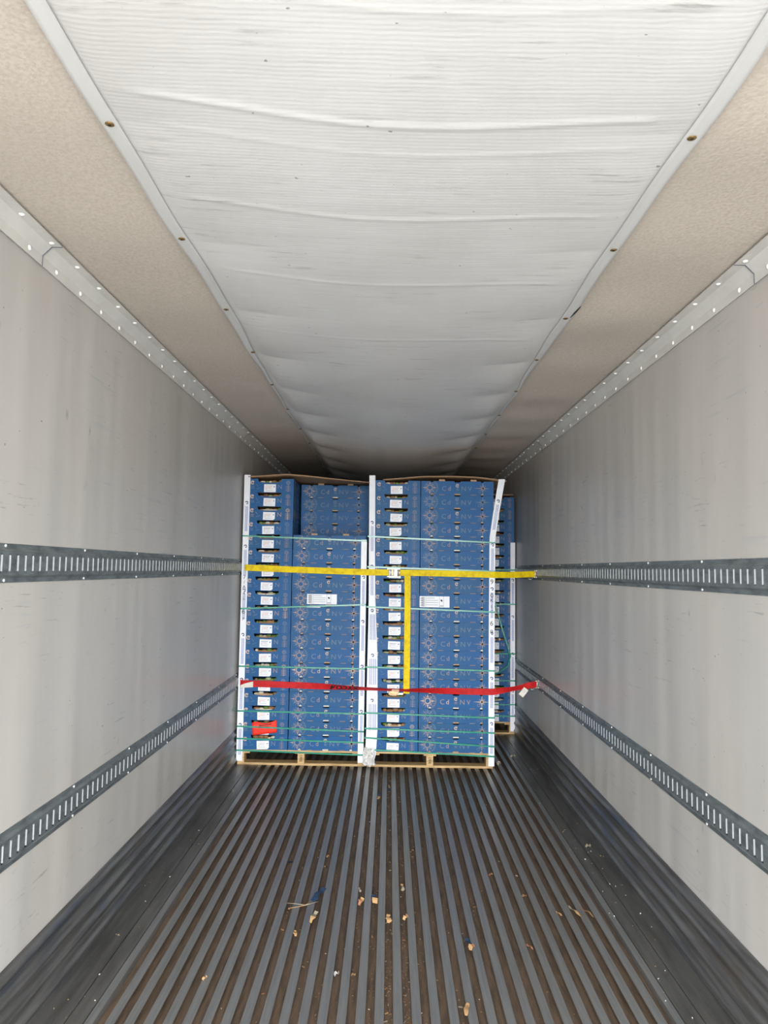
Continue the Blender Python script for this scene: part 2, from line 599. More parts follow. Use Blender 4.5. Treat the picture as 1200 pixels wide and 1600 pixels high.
# ribbed kick plates
def kick(side, name, ztop):
    b = MB()
    n = 64
    prof = []
    for i in range(n + 1):
        t = i / n
        z = ztop * t
        ph = (z / ztop) * 4
        rib = 0.5 - 0.5 * math.cos(2 * math.pi * ph)
        x = XW - 0.014 * (1 - t) - 0.004 - 0.012 * rib ** 2.2
        if t > 0.985: x = XW - 0.001
        prof.append((x, z))
    def fn(u, v):
        k = round(u * n)
        x, z = prof[k]
        y = REAR + (FRONT - REAR) * v
        return (side * (x - 0.0012 * math.sin(y * 1.7 + z * 9)), y, z)
    b.grid(n, 60, fn, 'kick')
    return struct(b.build(name))
kick(-1, 'baseboard_left', 0.27)
kick(1, 'baseboard_right', 0.292)

# floor: base, flat side plates, T-section bars
BAR0, PITCH, NB = -0.9576, 0.06664, 30
b = MB()
DEPTH = -0.030
b.box((-1.03, REAR, DEPTH - 0.05), (1.04, FRONT, DEPTH), 'trough')
for i in range(NB):
    x = BAR0 + i * PITCH
    h = 0.0168
    poly = [(x - h, -0.0008), (x - h + 0.0008, 0), (x + h - 0.0008, 0), (x + h, -0.0008), (x + h, -0.004), (x + 0.004, -0.006), (x + 0.004, DEPTH), (x - 0.004, DEPTH), (x - 0.004, -0.006), (x - h, -0.004)]
    # top skin worn aluminium, web dirty
    b.prism(poly[:5] + poly[-1:], REAR, FRONT, 'ftop')
    b.prism([poly[i_] for i_ in (5, 6, 7, 8)], REAR, FRONT, 'trough')
for s_, a, c1, c2, w in ((-1, 1.015, 1.048, 1.113, 1.244), (1, 1.024, 1.056, 1.128, 1.244)):
    def sp_(x0, x1, z, m_='fpan'):
        b.box((min(s_ * x0, s_ * x1), REAR, DEPTH), (max(s_ * x0, s_ * x1), FRONT, z), m_)
    sp_(a, c1 - 0.003, 0.0, 'ftop')
    sp_(c1, c2 - 0.003, 0.001)
    sp_(c2, w, 0.0025)
    b.box((min(s_ * a, s_ * w), REAR, DEPTH - 0.05), (max(s_ * a, s_ * w), FRONT, DEPTH), 'trough')
struct(b.build('floor'))

# ------------------------------------------------------------------ E-track rails
def etrack(side, zm, label):
    root = empty('cargo_rail', (side * XW, 2.0, zm - 0.0635))
    b = MB()
    H = 0.127
    hz = H / 2
    o = lambda off: XW - off
    Mx = Matrix.Translation((-side * XW, -2.0, -(zm - hz)))
    def strip(o0, z0, o1, z1, y0, y1, mat='track'):
        p = [(side * o(o0), y0, zm + z0), (side * o(o0), y1, zm + z0), (side * o(o1), y1, zm + z1), (side * o(o1), y0, zm + z1)]
        b.quad(p, mat, Mx)
    Y0, Y1 = -0.8, 9.4
    R = 0.013
    # flanges and hat profile
    for sg in (-1, 1):
        strip(0.0005, sg * hz, 0.003, sg * (hz - 0.0006), Y0, Y1)
        strip(0.003, sg * (hz - 0.0006), 0.003, sg * 0.047, Y0, Y1)
        strip(0.003, sg * 0.047, R, sg * 0.041, Y0, Y1)
        strip(R, sg * 0.041, R + 0.0016, sg * 0.039, Y0, Y1)
        strip(R + 0.0016, sg * 0.039, R, sg * 0.037, Y0, Y1)
        strip(R, sg * 0.037, R, sg * 0.030, Y0, Y1)
    p = 0.0508
    sw = 0.014
    y = Y0
    while y < Y1:
        ye = min(y + p, Y1)
        strip(R, -0.030, R, 0.030, y, ye - sw)
        ys = ye - sw
        # pressed slot: pocket walls coloured dark for shade, far lip lighter for daylight
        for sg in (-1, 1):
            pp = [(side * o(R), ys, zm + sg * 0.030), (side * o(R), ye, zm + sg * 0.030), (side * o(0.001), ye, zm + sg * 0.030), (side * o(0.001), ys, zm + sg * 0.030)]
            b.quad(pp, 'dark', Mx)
        y += p
    l = b
    y = Y0
    while y < Y1:
        ye = y + p
        l.box((min(side * o(0.001), side * o(R + 0.001)), ye - 0.0045, zm - 0.026), (max(side * o(0.001), side * o(R + 0.001)), ye - 0.0005, zm + 0.026), 'lip', Mx)
        y += p
    l.build('rail_channel', root)
    sc = MB()
    sc.ell((0, 0, 0), (0.0065, 0.0065, 0.004), 'screw', 10, 4)
    sm = sc.mesh('screw')
    y = 1.72
    while y < 8.5:
        for sg in (-1, 1):
            inst('screw', sm, root, (-side * 0.004, y - 2.0, hz + sg * 0.0555), (0, math.radians(90), 0))
        y += 0.61
    tag(root, label, 'rail', 'slotted cargo rails on the trailer walls')
etrack(-1, 1.583, 'grey slotted cargo rail high on the left wall, yellow strap end hooked in')
etrack(1, 1.574, 'grey slotted cargo rail high on the right wall, yellow strap end hooked in')
etrack(-1, 0.655, 'grey slotted cargo rail low on the left wall, red strap end hooked in')
etrack(1, 0.666, 'grey slotted cargo rail low on the right wall, red strap end hooked in')

# ------------------------------------------------------------------ air chute
chute = empty('air_chute', (0, 1.0, 2.62))
GY = [1.06, 1.715, 2.342, 3.003, 3.61, 4.26, 4.93, 5.63, 6.28, 6.95, 7.6, 8.25, 8.9]
def sag(y):
    return interp(y, [(-2, 0.012), (1.5, 0.018), (3, 0.04), (4.5, 0.065), (6.4, 0.115), (8, 0.16), (13.6, 0.25)])
def chute_z(x, y):
    e_ = min(1, abs(x) / 0.70)
    z = zc(x) - 0.010 - sag(y) * (1 - e_ ** 2.2)
    # scallops between grommets
    ph = ((y - 1.06) / 0.652) % 1.0
    sc_ = math.sin(math.pi * ph) ** 0.8
    amp = interp(y, [(0, 0.004), (3, 0.008), (4.5, 0.020), (6, 0.034), (9, 0.034)])
    fall = math.exp(-((1 - e_) / 0.28) ** 2) * (1 - math.exp(-((1 - e_) / 0.05)))
    z -= amp * sc_ * fall * 1.6
    # long soft folds down the middle at the far end
    f_ = interp(y, [(3.2, 0), (5, 0.010), (8, 0.012)])
    z += f_ * (math.exp(-((x + 0.11) / 0.045) ** 2) + 0.7 * math.exp(-((x - 0.05) / 0.05) ** 2))
    # cross ridges in the vinyl
    for yr, a, s0 in ((1.66, 0.0032, 0.010), (2.12, 0.0022, 0.009), (2.62, 0.0016, 0.010), (1.78, 0.0012, 0.008), (3.25, 0.0014, 0.010), (1.30, 0.0012, 0.008)):
        yc = yr + 0.05 * x + 0.02 * math.sin(x * 5 + yr) - 0.06 * x * x
        z -= a * math.exp(-((y - yc) / s0) ** 2) * (1 if abs(x) < 0.6 else 0.2)
    return z
b = MB()
ys = []
y = REAR
while y < 4.0:
    ys.append(y); y += 0.0095
while y < FRONT - 0.02:
    ys.append(y); y += 0.045
NXC = 60
vs = []; fs = []
for y in ys:
    for i in range(NXC + 1):
        x = -0.735 + 1.47 * i / NXC
        vs.append((x, y - 1.0, chute_z(x, y) - 2.62))
for j in range(len(ys) - 1):
    for i in range(NXC):
        a = j * (NXC + 1) + i
        fs.append((a, a + NXC + 1, a + NXC + 2, a + 1))
b.add(vs, fs, 'chute', True)
b.build('vinyl_sheet', chute)
for sg in (-1, 1):
    b = MB()
    def hf(u, v):
        y = REAR + (9.2 - REAR) * v
        wob = 0.004 * math.sin(y * 4.3 + sg) + 0.003 * math.sin(y * 9.1)
        x = sg * (lerp(0.694, 0.722, min(1, max(0, (y - 3.2) / 0.9))) + interp(y, [(3.2, 0.044), (4.1, 0.014)]) * u + wob)
        edge = 0.002 * math.sin(y * 7) * (u if sg else 1)
        return (x, y - 1.0, min(zc(x) - 0.014, chute_z(x, y) - 0.007) - 2.62 + edge * 0.5)
    b.grid(4, 260, hf, 'hem', thick=(0, 0, 0.0012))
    b.build('hem_strip', chute)
    g = MB()
    g.ring((0, 0), 0.0035, 0.0095, 'brass', 0, Matrix.Rotation(math.radians(-90), 4, 'X'))
    g.add([(0.0045 * math.cos(k), 0.0045 * math.sin(k), 0.0004) for k in [i * math.pi / 5 for i in range(10)]], [tuple(range(10))], 'dark')
    g.ell((0, 0, 0.001), (0.0115, 0.0115, 0.0025), 'brass', 12, 4)
    g.ell((0, 0, -0.0005), (0.0048, 0.0048, 0.002), 'dark', 10, 4)
    gm = g.mesh('grommet')
    for y in GY:
        x = sg * (0.716 if y < 3.9 else 0.724)
        inst('grommet', gm, chute, (x, y - 1.0, min(zc(x) - 0.014, chute_z(x, y) - 0.007) - 2.62 - 0.004))
b = MB()
b.ribbon([(0.745 - 0.010 * t, 1.87 + 0.13 * t, 2.6462 - 2.62) for t in (0, .5, 1)], [(1, 0, 0)] * 3, [0.003, 0.009, 0.003], 0.001, 'black')
b.build('torn_gap', chute)['label'] = 'small dark tear along the right hem'
tag(chute, 'long sagging white vinyl air chute laced along the middle of the ceiling', 'air chute')

# ------------------------------------------------------------------ pallets
def pallet(x0, x1, y0, depth, label, flip=False):
    root = empty('wooden_pallet', ((x0 + x1) / 2, y0, 0))
    w = x1 - x0
    hw = w / 2
    rr = random.Random(int(x0 * 100 + y0 * 10))
    for yy in (0.0, depth / 2 - 0.05, depth - 0.10):
        b = MB(); b.box((-hw, yy, 0.0005), (hw, yy + 0.10, 0.018), 'wood'); b.build('bottom_board', root, 0.001)
    for xx, bw in ((-hw, 0.055), (-0.0275, 0.055), (hw - 0.055, 0.055)):
        for yy in (0.002, depth / 2 - 0.05, depth - 0.102):
            b = MB(); b.box((xx, yy, 0.018), (xx + bw, yy + 0.10, 0.092), 'wood')
            if yy < 0.1 and abs(xx) < 0.1:
                Y = yy - 0.0006
                c = xx + bw / 2
                b.ring((c, 0.072), 0.007, 0.0105, 'ink', Y)
                b.line((c - 0.012, 0.056), (c + 0.012, 0.056), 0.005, 'ink', Y)
                b.line((c - 0.006, 0.05), (c - 0.006, 0.03), 0.004, 'ink', Y)
                b.line((c + 0.006, 0.05), (c + 0.006, 0.03), 0.004, 'ink', Y)
                b.line((c - 0.010, 0.038), (c + 0.010, 0.044), 0.003, 'ink', Y)
            b.build('block', root, 0.0015)
    for xx in (-hw, -0.05, hw - 0.10):
        b = MB(); b.box((xx, 0, 0.092), (xx + 0.10, depth, 0.105), 'wood'); b.build('stringer_board', root, 0.001)
    n = 7
    for i in range(n):
        yy = (depth - 0.09) * i / (n - 1)
        b = MB(); b.box((-hw, yy, 0.105), (hw, yy + 0.09, 0.1195), 'wood'); b.build('deck_board', root, 0.001)
    tag(root, label, 'pallet', 'wooden pallets under the tray stacks')
    return root
PY = 6.0
pallet(-1.215, -0.190, PY - 0.001, 1.2, 'low wooden pallet under the left load, nearest the left wall')
pallet(-0.172, 0.840, PY - 0.001, 1.2, 'low wooden pallet under the middle load, right of the crumpled film')
pallet(0.215, 1.228, 7.25 - 0.001, 1.2, 'wooden pallet set back against the right wall behind the middle load')

# ------------------------------------------------------------------ fruit trays
TH = 0.1156
TL, TWd = 0.598, 0.398
def arc_pts(cx, cz, r, a0, a1, n=8):
    return [(cx + r * math.cos(lerp(a0, a1, i / n)), cz + r * math.sin(lerp(a0, a1, i / n))) for i in range(n + 1)]
def long_poly():
    L = TL / 2
    T = TH - 0.0006
    p = [(-L, 0), (L, 0), (L, T)]
    # top edge right to left: round notch, centre slot, round notch
    u = lambda v: -L + v
    for kind, c in (('r', 0.505), ('s', 0.300), ('r', 0.090)):
        if kind == 'r':
            p += [(u(c) + 0.012, T)] + [(a, z) for a, z in arc_pts(u(c), T, 0.012, 0, -math.pi, 8)][1:-1] + [(u(c) - 0.012, T)]
        else:
            p += [(u(c) + 0.026, T), (u(c) + 0.024, T - 0.010), (u(c) - 0.024, T - 0.010), (u(c) - 0.026, T)]
    p += [(-L, T)]
    return p
def short_poly():
    L = TWd / 2
    T = TH - 0.0006
    p = [(-L, 0), (L, 0), (L, T), (0.098, T), (0.094, T - 0.018), (0.088, T - 0.026), (0.075, T - 0.026), (0.062, T - 0.030), (0, T - 0.034), (-0.062, T - 0.030), (-0.075, T - 0.026), (-0.088, T - 0.026), (-0.094, T - 0.018), (-0.098, T), (-L, T)]
    return p

def print_long(b, ink, ink2, M, strength):
    Y = -0.0007
    L = TL / 2
    u = lambda v: -L + v
    c = (u(0.072), 0.060)
    b.ring(c, 0.0175, 0.0245, ink, Y, M, 24)
    b.ring(c, 0.0265, 0.0285, ink2, Y, M, 24)
    for k in range(8):
        a = k * math.pi / 4
        r0, r1 = 0.030, 0.062 if k % 2 == 0 else 0.056
        ca, sa = math.cos(a), math.sin(a)
        wv = 0.0085
        pts = [(c[0] + ca * r0 - sa * wv, c[1] + sa * r0 + ca * wv), (c[0] + ca * r0 + sa * wv, c[1] + sa * r0 - ca * wv), (c[0] + ca * r1, c[1] + sa * r1)]
        pts = [(x, min(max(z, 0.004), TH - 0.004)) for x, z in pts]
        b.quad([(x, Y, z) for x, z in pts], ink if k % 2 == 0 else ink2, M)
        a2 = a + math.pi / 8
        for r2 in (0.035, 0.043, 0.051):
            p = (c[0] + math.cos(a2) * r2, c[1] + math.sin(a2) * r2)
            if 0.006 < p[1] < TH - 0.006:
                b.ring(p, 0.0012, 0.0034, ink2, Y, M, 6)
    b.ring(c, 0.060, 0.0635, ink2, Y, M, 14, -1.0, 1.0)
    b.ring(c, 0.067, 0.069, ink2, Y, M, 14, -0.9, 0.9)
    for k in range(7):
        a = -0.9 + 1.8 * k / 6
        b.line((c[0] + 0.054 * math.cos(a), c[1] + 0.054 * math.sin(a)), (c[0] + 0.066 * math.cos(a), c[1] + 0.066 * math.sin(a)), 0.0025, ink2, Y, M)
    # lettering  C d (e) N V
    for t, x, sz in (('C', 0.190, 0.050), ('d', 0.233, 0.046), ('N', 0.352, 0.050), ('V', 0.402, 0.046)):
        b.text(t, sz * 1.15, ink2 if t != 'd' else ink, M @ Matrix.Translation((u(x), Y, 0.052)) @ FACE)
    # swirl above the centre slot
    cs = (u(0.300), 0.078)
    b.ring(cs, 0.008, 0.0145, 'copper3' if strength > 0 else ink, Y, M, 16, 0.5, 5.6)
    b.ring((cs[0] + 0.004, cs[1] + 0.002), 0.0, 0.005, 'copper3' if strength > 0 else ink, Y, M, 8)
    for k in range(3):
        b.line((cs[0] - 0.012 + k * 0.001, 0.054 - k * 0.007), (cs[0] + 0.012 - k * 0.001, 0.054 - k * 0.007), 0.003, ink2, Y, M)
    # compass star
    c = (u(0.510), 0.058)
    for k in range(8):
        a = k * math.pi / 4
        r1 = 0.058 if k % 2 == 0 else 0.037
        if k == 4: r1 = 0.075
        wv = 0.0055 if k % 2 == 0 else 0.004
        ca, sa = math.cos(a), math.sin(a)
        pts = [(c[0] - sa * wv, c[1] + ca * wv), (c[0] + sa * wv, c[1] - ca * wv), (c[0] + ca * r1, c[1] + sa * r1)]
        pts = [(x, min(max(z, 0.002), TH - 0.002)) for x, z in pts]
        b.quad([(x, Y, z) for x, z in pts], ink, M)
    b.ring(c, 0.024, 0.0255, ink2, Y, M, 18)
    b.ring((c[0] - 0.026, c[1] - 0.026), 0.010, 0.0125, ink2, Y, M, 12)

def print_short(b, ink, ink2, M):
    Y = -0.0007
    # ornament column on the right
    c = (0.153, 0.084)
    b.ring(c, 0.0105, 0.0135, ink, Y, M, 16)
    b.ring(c, 0.0, 0.004, ink, Y, M, 8)
    b.ring(c, 0.0165, 0.0185, ink2, Y, M, 16)
    for k in range(4):
        z = 0.058 - k * 0.013
        b.line((c[0] - 0.016, z), (c[0], z - 0.006), 0.003, ink, Y, M)
        b.line((c[0] + 0.016, z), (c[0], z - 0.006), 0.003, ink, Y, M)
        b.line((c[0] - 0.020, z - 0.004), (c[0] - 0.020, z - 0.009), 0.003, ink2, Y, M)
        b.line((c[0] + 0.020, z - 0.004), (c[0] + 0.020, z - 0.009), 0.003, ink2, Y, M)
    b.line((c[0], 0.068), (c[0], 0.006), 0.0032, ink, Y, M)
    # swirl on the left and letter to the right of the label
    cs = (-0.142, 0.082)
    b.ring(cs, 0.009, 0.017, 'copper3', Y, M, 16, 0.5, 5.6)
    b.ring((cs[0] + 0.004, cs[1] + 0.003), 0.0, 0.006, 'copper3', Y, M, 8)
    for k in range(3):
        b.line((cs[0] - 0.012, 0.052 - k * 0.009), (cs[0] + 0.016, 0.050 - k * 0.009), 0.003, ink2, Y, M)
    b.text('N', 0.052, ink2, M @ Matrix.Translation((0.084, Y, 0.048)) @ FACE)
    b.line((-0.108, 0.03), (-0.075, 0.04), 0.002, ink2, Y, M)
    b.line((-0.112, 0.07), (-0.096, 0.05), 0.003, ink2, Y, M)

def tray_mesh(ink, ink2, strength, flap):
    b = MB()
    t = 0.004
    lp, spy = long_poly(), short_poly()
    for k in (0, 1):
        R = Matrix.Rotation(math.pi * k, 4, 'Z')
        Ml = R @ Matrix.Translation((0, -TWd / 2, 0))
        b.prism(lp, 0, t, 'blue', Ml)
        Ms = R @ Matrix.Rotation(math.pi / 2, 4, 'Z') @ Matrix.Translation((0, -TL / 2, 0))
        b.prism([(x * (TWd / 2 - t) / (TWd / 2) if abs(x) > 0.19 else x, z) for x, z in spy], 0, t, 'blue', Ms)
        print_long(b, ink, ink2, Ml, strength)
        print_short(b, ink, ink2, Ms)
        # bare cardboard flap ends showing at the bottom edge
        L = TL / 2
        for c in (0.090, 0.505):
            b.add([(-L + c + 0.0115 * math.cos(a), -0.0009, 0.0006 + 0.0125 * math.sin(a)) for a in [i * math.pi / 8 for i in range(9)]], [tuple(range(9))], flap, False, Ml)
        b.add([(-L + 0.300 + x, -0.0009, z) for x, z in ((-0.023, 0.0006), (0.023, 0.0006), (0.023, 0.009), (0.020, 0.011), (-0.020, 0.011), (-0.023, 0.009))], [tuple(range(6))], flap, False, Ml)
        for c in (0.172, 0.433):
            b.quad([(-L + c + x, -0.0008, z) for x, z in ((-0.024, 0.0004), (0.024, 0.0004), (0.020, 0.0042), (-0.020, 0.0042))], 'kraft' if strength else 'copper', Ml)
    b.box((-TL / 2 + t, -TWd / 2 + t, 0.001), (TL / 2 - t, TWd / 2 - t, 0.005), 'kraft')
    return b.mesh('tray_body')
TRAYS = [tray_mesh('copper', 'copper2', 1, 'paleboard'), tray_mesh('copper2', 'copper2', 0, 'kraft'),
         tray_mesh('copper', 'copper2', 1, 'kraft'), tray_mesh('copper3', 'copper', 1, 'paleboard')]
def tab_mesh():
    b = MB()
    b.box((-0.025, 0.0045, TH - 0.01), (0.025, 0.0070, TH + 0.0145), 'kraft')
    return b.mesh('stacking_tab')
TAB = tab_mesh()
def label_mesh(v):
    b = MB()
    w, h = 0.049, 0.033
    pts = [(-w, -h), (w, -h), (w, h), (-w, h)]
    if v == 1: pts = [(-w, -h), (w - 0.012, -h), (w, -h + 0.012), (w, h), (-w, h)]
    b.prism(pts, -0.0012, -0.0004, 'paper')
    Y = -0.0015
    b.line((-0.038, 0.014), (0.018, 0.014), 0.0035, 'greyink' if v == 2 else 'orangeink', Y)
    b.line((-0.038, 0.004), (0.012, 0.004), 0.0035, 'palegrey' if v else 'orangeink', Y)
    b.line((-0.038, -0.006), (-0.024, -0.006), 0.005, 'orangeink', Y)
    b.line((-0.018, -0.006), (0.026, -0.006), 0.002, 'palegrey', Y)
    b.line((-0.036, -0.018), (0.022, -0.018), 0.003, 'palegrey', Y)
    b.line((-0.036, 0.024), (0.030, 0.024), 0.0018, 'palegrey', Y)
    b.line((0.030, 0.010), (0.041, 0.013), 0.006, 'blueink', Y)
    return b.mesh('paper_label')
LABELS = [label_mesh(0), label_mesh(1), label_mesh(2)]

ORD = ['', 'first', 'second', 'third', 'fourth', 'fifth', 'sixth', 'seventh', 'eighth', 'ninth', 'tenth', 'eleventh', 'twelfth', 'thirteenth', 'fourteenth', 'fifteenth', 'sixteenth', 'seventeenth', 'eighteenth', 'nineteenth']
rt = random.Random(3)
def stack(cx, cy, n, short, where, group, extra=None, labelled=True, hidden=False, lean=0.0, gap_after=None):
    """column of n trays; short=True turns the labelled short end to the front"""
    for i in range(n):
        row = n - i                       # counted from the top
        rz = math.radians(-90) if short else 0
        ox = rt.uniform(-0.0012, 0.0012) + lean * i / n
        t = empty('fruit_tray', (cx + ox, cy + rt.uniform(-0.0010, 0.0010), 0.12 + i * TH), rz)
        me = rt.choices(TRAYS, (5, 3, 4, 1.5))[0]
        inst('tray_body', me, t)
        if short and labelled:
            k = rt.choice((0, 0, 2, 1))
            l = inst('paper_label', LABELS[k], t, (-TL / 2 * -1, 0, 0), (0, 0, 0))
            # label sits on the end that faces the rear door
            l.location = (TL / 2, rt.uniform(-0.003, 0.003), 0.0365)
            l.rotation_euler = (0, rt.uniform(-0.03, 0.03), math.radians(90))
        if not short and row == 1 and not hidden:
            for c in (0.172, 0.433):
                inst('stacking_tab', TAB, t, (-TL / 2 + c, -TWd / 2, 0))
        if hidden:
            tag(t, where, 'tray', group)
            continue
        if row == 1: pos = 'topmost'
        elif row == n: pos = 'bottommost'
        elif row <= (n + 1) // 2: pos = ORD[row] + ' from the top'
        else: pos = ORD[n - row + 1] + ' from the bottom'
        lab = 'blue fruit tray, %s %s' % (pos, where)
        if extra and row in extra: lab += ', ' + extra[row]
        tag(t, lab, 'tray', group)

G_A = 'blue fruit trays in the leftmost stack'
XL1, XL2 = -1.0125, -0.508
XR1, XR2 = 0.036, 0.540
stack(XL1, PY + TL / 2, 19, True, 'in the leftmost stack', G_A, {7: 'under yellow strap', 15: 'under red strap', 18: 'under red sticker'})
stack(XL2, PY + TWd / 2, 15, False, 'in the short stack left of centre', 'blue fruit trays in the short stack', {5: 'with document'})
stack(XL2 + 0.010, PY + 0.405 + TWd / 2, 19, False, 'in the recessed stack behind the short one', 'blue fruit trays in the recessed stack')
stack(XR1, PY + TL / 2, 19, True, 'in the stack behind the hanging yellow strap', 'blue fruit trays in the middle stack')
stack(XR2, PY + TWd / 2, 19, False, 'in the wide stack right of centre', 'blue fruit trays in the right front stack', {9: 'with document'})
for k in (1, 2):
    stack(XR2, PY + 0.402 * k + TWd / 2, 19, False, 'blue fruit tray hidden deep in the load behind the wide star-printed stack', 'blue fruit trays hidden deep in the right load', hidden=True)
stack(1.024, 7.25 + TL / 2, 19, True, 'in the far stack by the right wall', 'blue fruit trays in the far right stack')

# produce and packing glimpsed in the hand holes
def produce(cx, y, n, label, seed):
    rr = random.Random(seed)
    b = MB()
    for i in range(n):
        z = 0.12 + i * TH
        k = -0.088
        style = rr.random()
        while k < 0.088:
            w = rr.uniform(0.012, 0.030)
            m_ = rr.choices(['fruitg', 'fruitp', 'fruitb', 'fruitw'], (3, 1.6, 4, 1.8))[0]
            zt = z + TH - 0.018 - rr.uniform(0.0, 0.012)
            b.ell((cx + k + w, y + 0.0255 + rr.uniform(0, 0.008), zt), (w * 1.15, 0.020, rr.uniform(0.010, 0.016)), m_, 8, 5, None, 0.08)
            k += w * 1.7
        if style < 0.7:
            m_ = rr.choice(['fruitb', 'fruitw', 'kraft', 'fruitb'])
            b.box((cx - 0.07 + rr.uniform(-.01, .01), y + 0.010, z + TH - 0.050), (cx + 0.066, y + 0.013, z + TH - 0.020 - rr.uniform(0, 0.008)), m_)
    o = b.build('packed_fruit')
    tag(o, label, 'fruit', None, 'stuff')
produce(XL1, PY, 19, 'green and brown fruit glimpsed through hand holes of the leftmost stack', 1)
produce(XR1, PY, 19, 'green and brown fruit glimpsed through hand holes of the middle stack', 2)
produce(1.024, 7.25, 19, 'dark green fruit glimpsed through hand holes of the far right stack', 3)

# cardboard cap sheets
def cap(name_label, x0, x1, y0, y1, zf):
    b = MB()
    def fn(u, v):
        x = lerp(x0, x1, u); y = lerp(y0, y1, v)
        return (x, y, zf(x, y))
    b.grid(24, 12, fn, 'kraft', thick=(0, 0, 0.004))
    tag(b.build('cardboard_sheet'), name_label, 'cardboard', 'cardboard sheets capping the loads')
ZT = 0.12 + 19 * TH
def z1(x, y):
    t = interp(y, [(5.98, 1), (6.40, 0)])
    f = interp(x, [(-1.2, 0.010), (-1.05, 0.022), (-0.88, 0.036), (-0.72, 0.026), (-0.5, 0.004), (-0.19, -0.024)])
    b_ = interp(x, [(-1.2, 0.010), (-0.85, 0.03), (-0.7, 0.018), (-0.19, 0.016)])
    return ZT + lerp(b_, f, t)
cap('brown cardboard sheet arching over the left load', -1.19, -0.182, 5.975, 7.18, z1)
def z2(x, y):
    return ZT + interp(x, [(-0.08, 0.003), (0.05, 0.014), (0.25, 0.034), (0.5, 0.038), (0.70, 0.034), (0.86, 0.016), (0.96, 0.002)])
cap('brown cardboard sheet bowed over the middle load, poking past the bent corner board', -0.075, 0.945, 5.985, 7.15, z2)
cap('flat brown cardboard sheet on the far load by the right wall', 0.60, 1.21, 7.245, 8.4, lambda x, y: ZT + 0.024)

# ------------------------------------------------------------------ corner boards
def corner_board(path, w_, label, side, scrib=None, base_y=PY, ysink=0.0, depthleg=0.05, phase=0.0):
    """path: list of (z, x_left_edge, width, y_front); side=-1 wraps a left corner, +1 a right corner"""
    root_z = path[0][0]
    x_base = path[0][1]
    b = MB()
    t = 0.0035
    vs, fs = [], []
    for z, xl, w, yf in path:
        xr = xl + w
        if side < 0:
            prof = [(xl, yf + depthleg), (xl, yf), (xr, yf), (xr, yf + t), (xl + t, yf + t), (xl + t, yf + depthleg)]
        else:
            prof = [(xr, yf + depthleg), (xr, yf), (xl, yf), (xl, yf + t), (xr - t, yf + t), (xr - t, yf + depthleg)]
        vs += [(x, y, z) for x, y in prof]
    n = 6
    for i in range(len(path) - 1):
        for k in range(n):
            fs.append((i * n + k, i * n + (k + 1) % n, (i + 1) * n + (k + 1) % n, (i + 1) * n + k))
    fs.append(tuple(range(n))[::-1]); fs.append(tuple((len(path) - 1) * n + k for k in range(n)))
    b.add(vs, fs, 'board')
    o = b
    # repeated printed blocks: small text lines reading up the board, and a swoosh
    def at(z):
        xl = interp(z, [(p[0], p[1]) for p in path]); w = interp(z, [(p[0], p[2]) for p in path]); yf = interp(z, [(p[0], p[3]) for p in path])
        return xl, w, yf
    def seg(z0, z1, fx, wd, mat):
        x0, w0, y0 = at(z0); x1, w1, y1 = at(z1)
        a = x0 + w0 * fx; c = x1 + w1 * fx
        b.quad([(a - wd / 2, y0 - 0.0006, z0), (a + wd / 2, y0 - 0.0006, z0), (c + wd / 2, y1 - 0.0006, z1), (c - wd / 2, y1 - 0.0006, z1)], mat)
    z = path[0][0] + 0.05 + phase
    ztop = path[-1][0]
    k = 0
    while z + 0.30 < ztop:
        cols = (0.38, 0.62) if at(z)[1] < 0.06 else (0.25, 0.40, 0.62, 0.80)
        for fx in cols:
            zz = z
            while zz < z + 0.20:
                L = 0.006
                seg(zz, zz + L, fx, 0.0055, 'blueink'); zz += L + 0.003
            seg(z, z + 0.2, fx + 0.13, 0.0018, 'paleblue')
        x0, w0, y0 = at(z + 0.235)
        cx_ = x0 + w0 * 0.5
        b.ring((cx_, z + 0.235), 0.006, 0.013, 'navy', y0 - 0.0006, None, 10, -0.5, 3.0)
        b.line((cx_ - 0.002, z + 0.228), (cx_ + 0.010, z + 0.224), 0.007, 'navy', y0 - 0.0007)
        z += 0.36
        k += 1
    for ch, z, sz in (scrib or []):
        x0, w0, y0 = at(z)
        b.text(ch, sz, 'black', Matrix.Translation((x0 + w0 * 0.48, y0 - 0.0012, z)) @ FACE)
    o = b.build('corner_board')
    tag(o, label, 'edge protector', 'white printed corner boards')
    return o
yf = PY - 0.0050
def straight(xl, w, z0, z1, y=yf, n=8):
    return [(lerp(z0, z1, i / n), xl, w, y) for i in range(n + 1)]
corner_board(straight(-1.2235, 0.050, 0.030, 2.346), 0, 'tall white printed corner board on the outer left edge of the left load', -1,
             [('7', 1.50, 0.045), ('/', 1.46, 0.04), ('A', 1.42, 0.04), ('4', 1.37, 0.04), ('L', 1.33, 0.035), ('6', 1.22, 0.055), ('7', 1.16, 0.035)])
corner_board(straight(-0.2460, 0.046, 0.030, 1.822), 0, 'shorter white printed corner board on the inner edge of the short stack', 1, None, phase=0.12)
pth = [(0.04, -0.196, 0.080, yf - 0.010), (0.10, -0.186, 0.086, yf - 0.006), (0.3, -0.180, 0.090, yf - 0.002), (0.6, -0.182, 0.088, yf), (0.9, -0.180, 0.080, yf), (1.1, -0.178, 0.068, yf), (1.35, -0.178, 0.054, yf), (1.7, -0.182, 0.050, yf), (2.355, -0.188, 0.049, yf)]
corner_board(pth, 0, 'tall white printed corner board in the middle gap, frayed wide at its foot', -1, [('w', 1.24, 0.03)], phase=0.2)
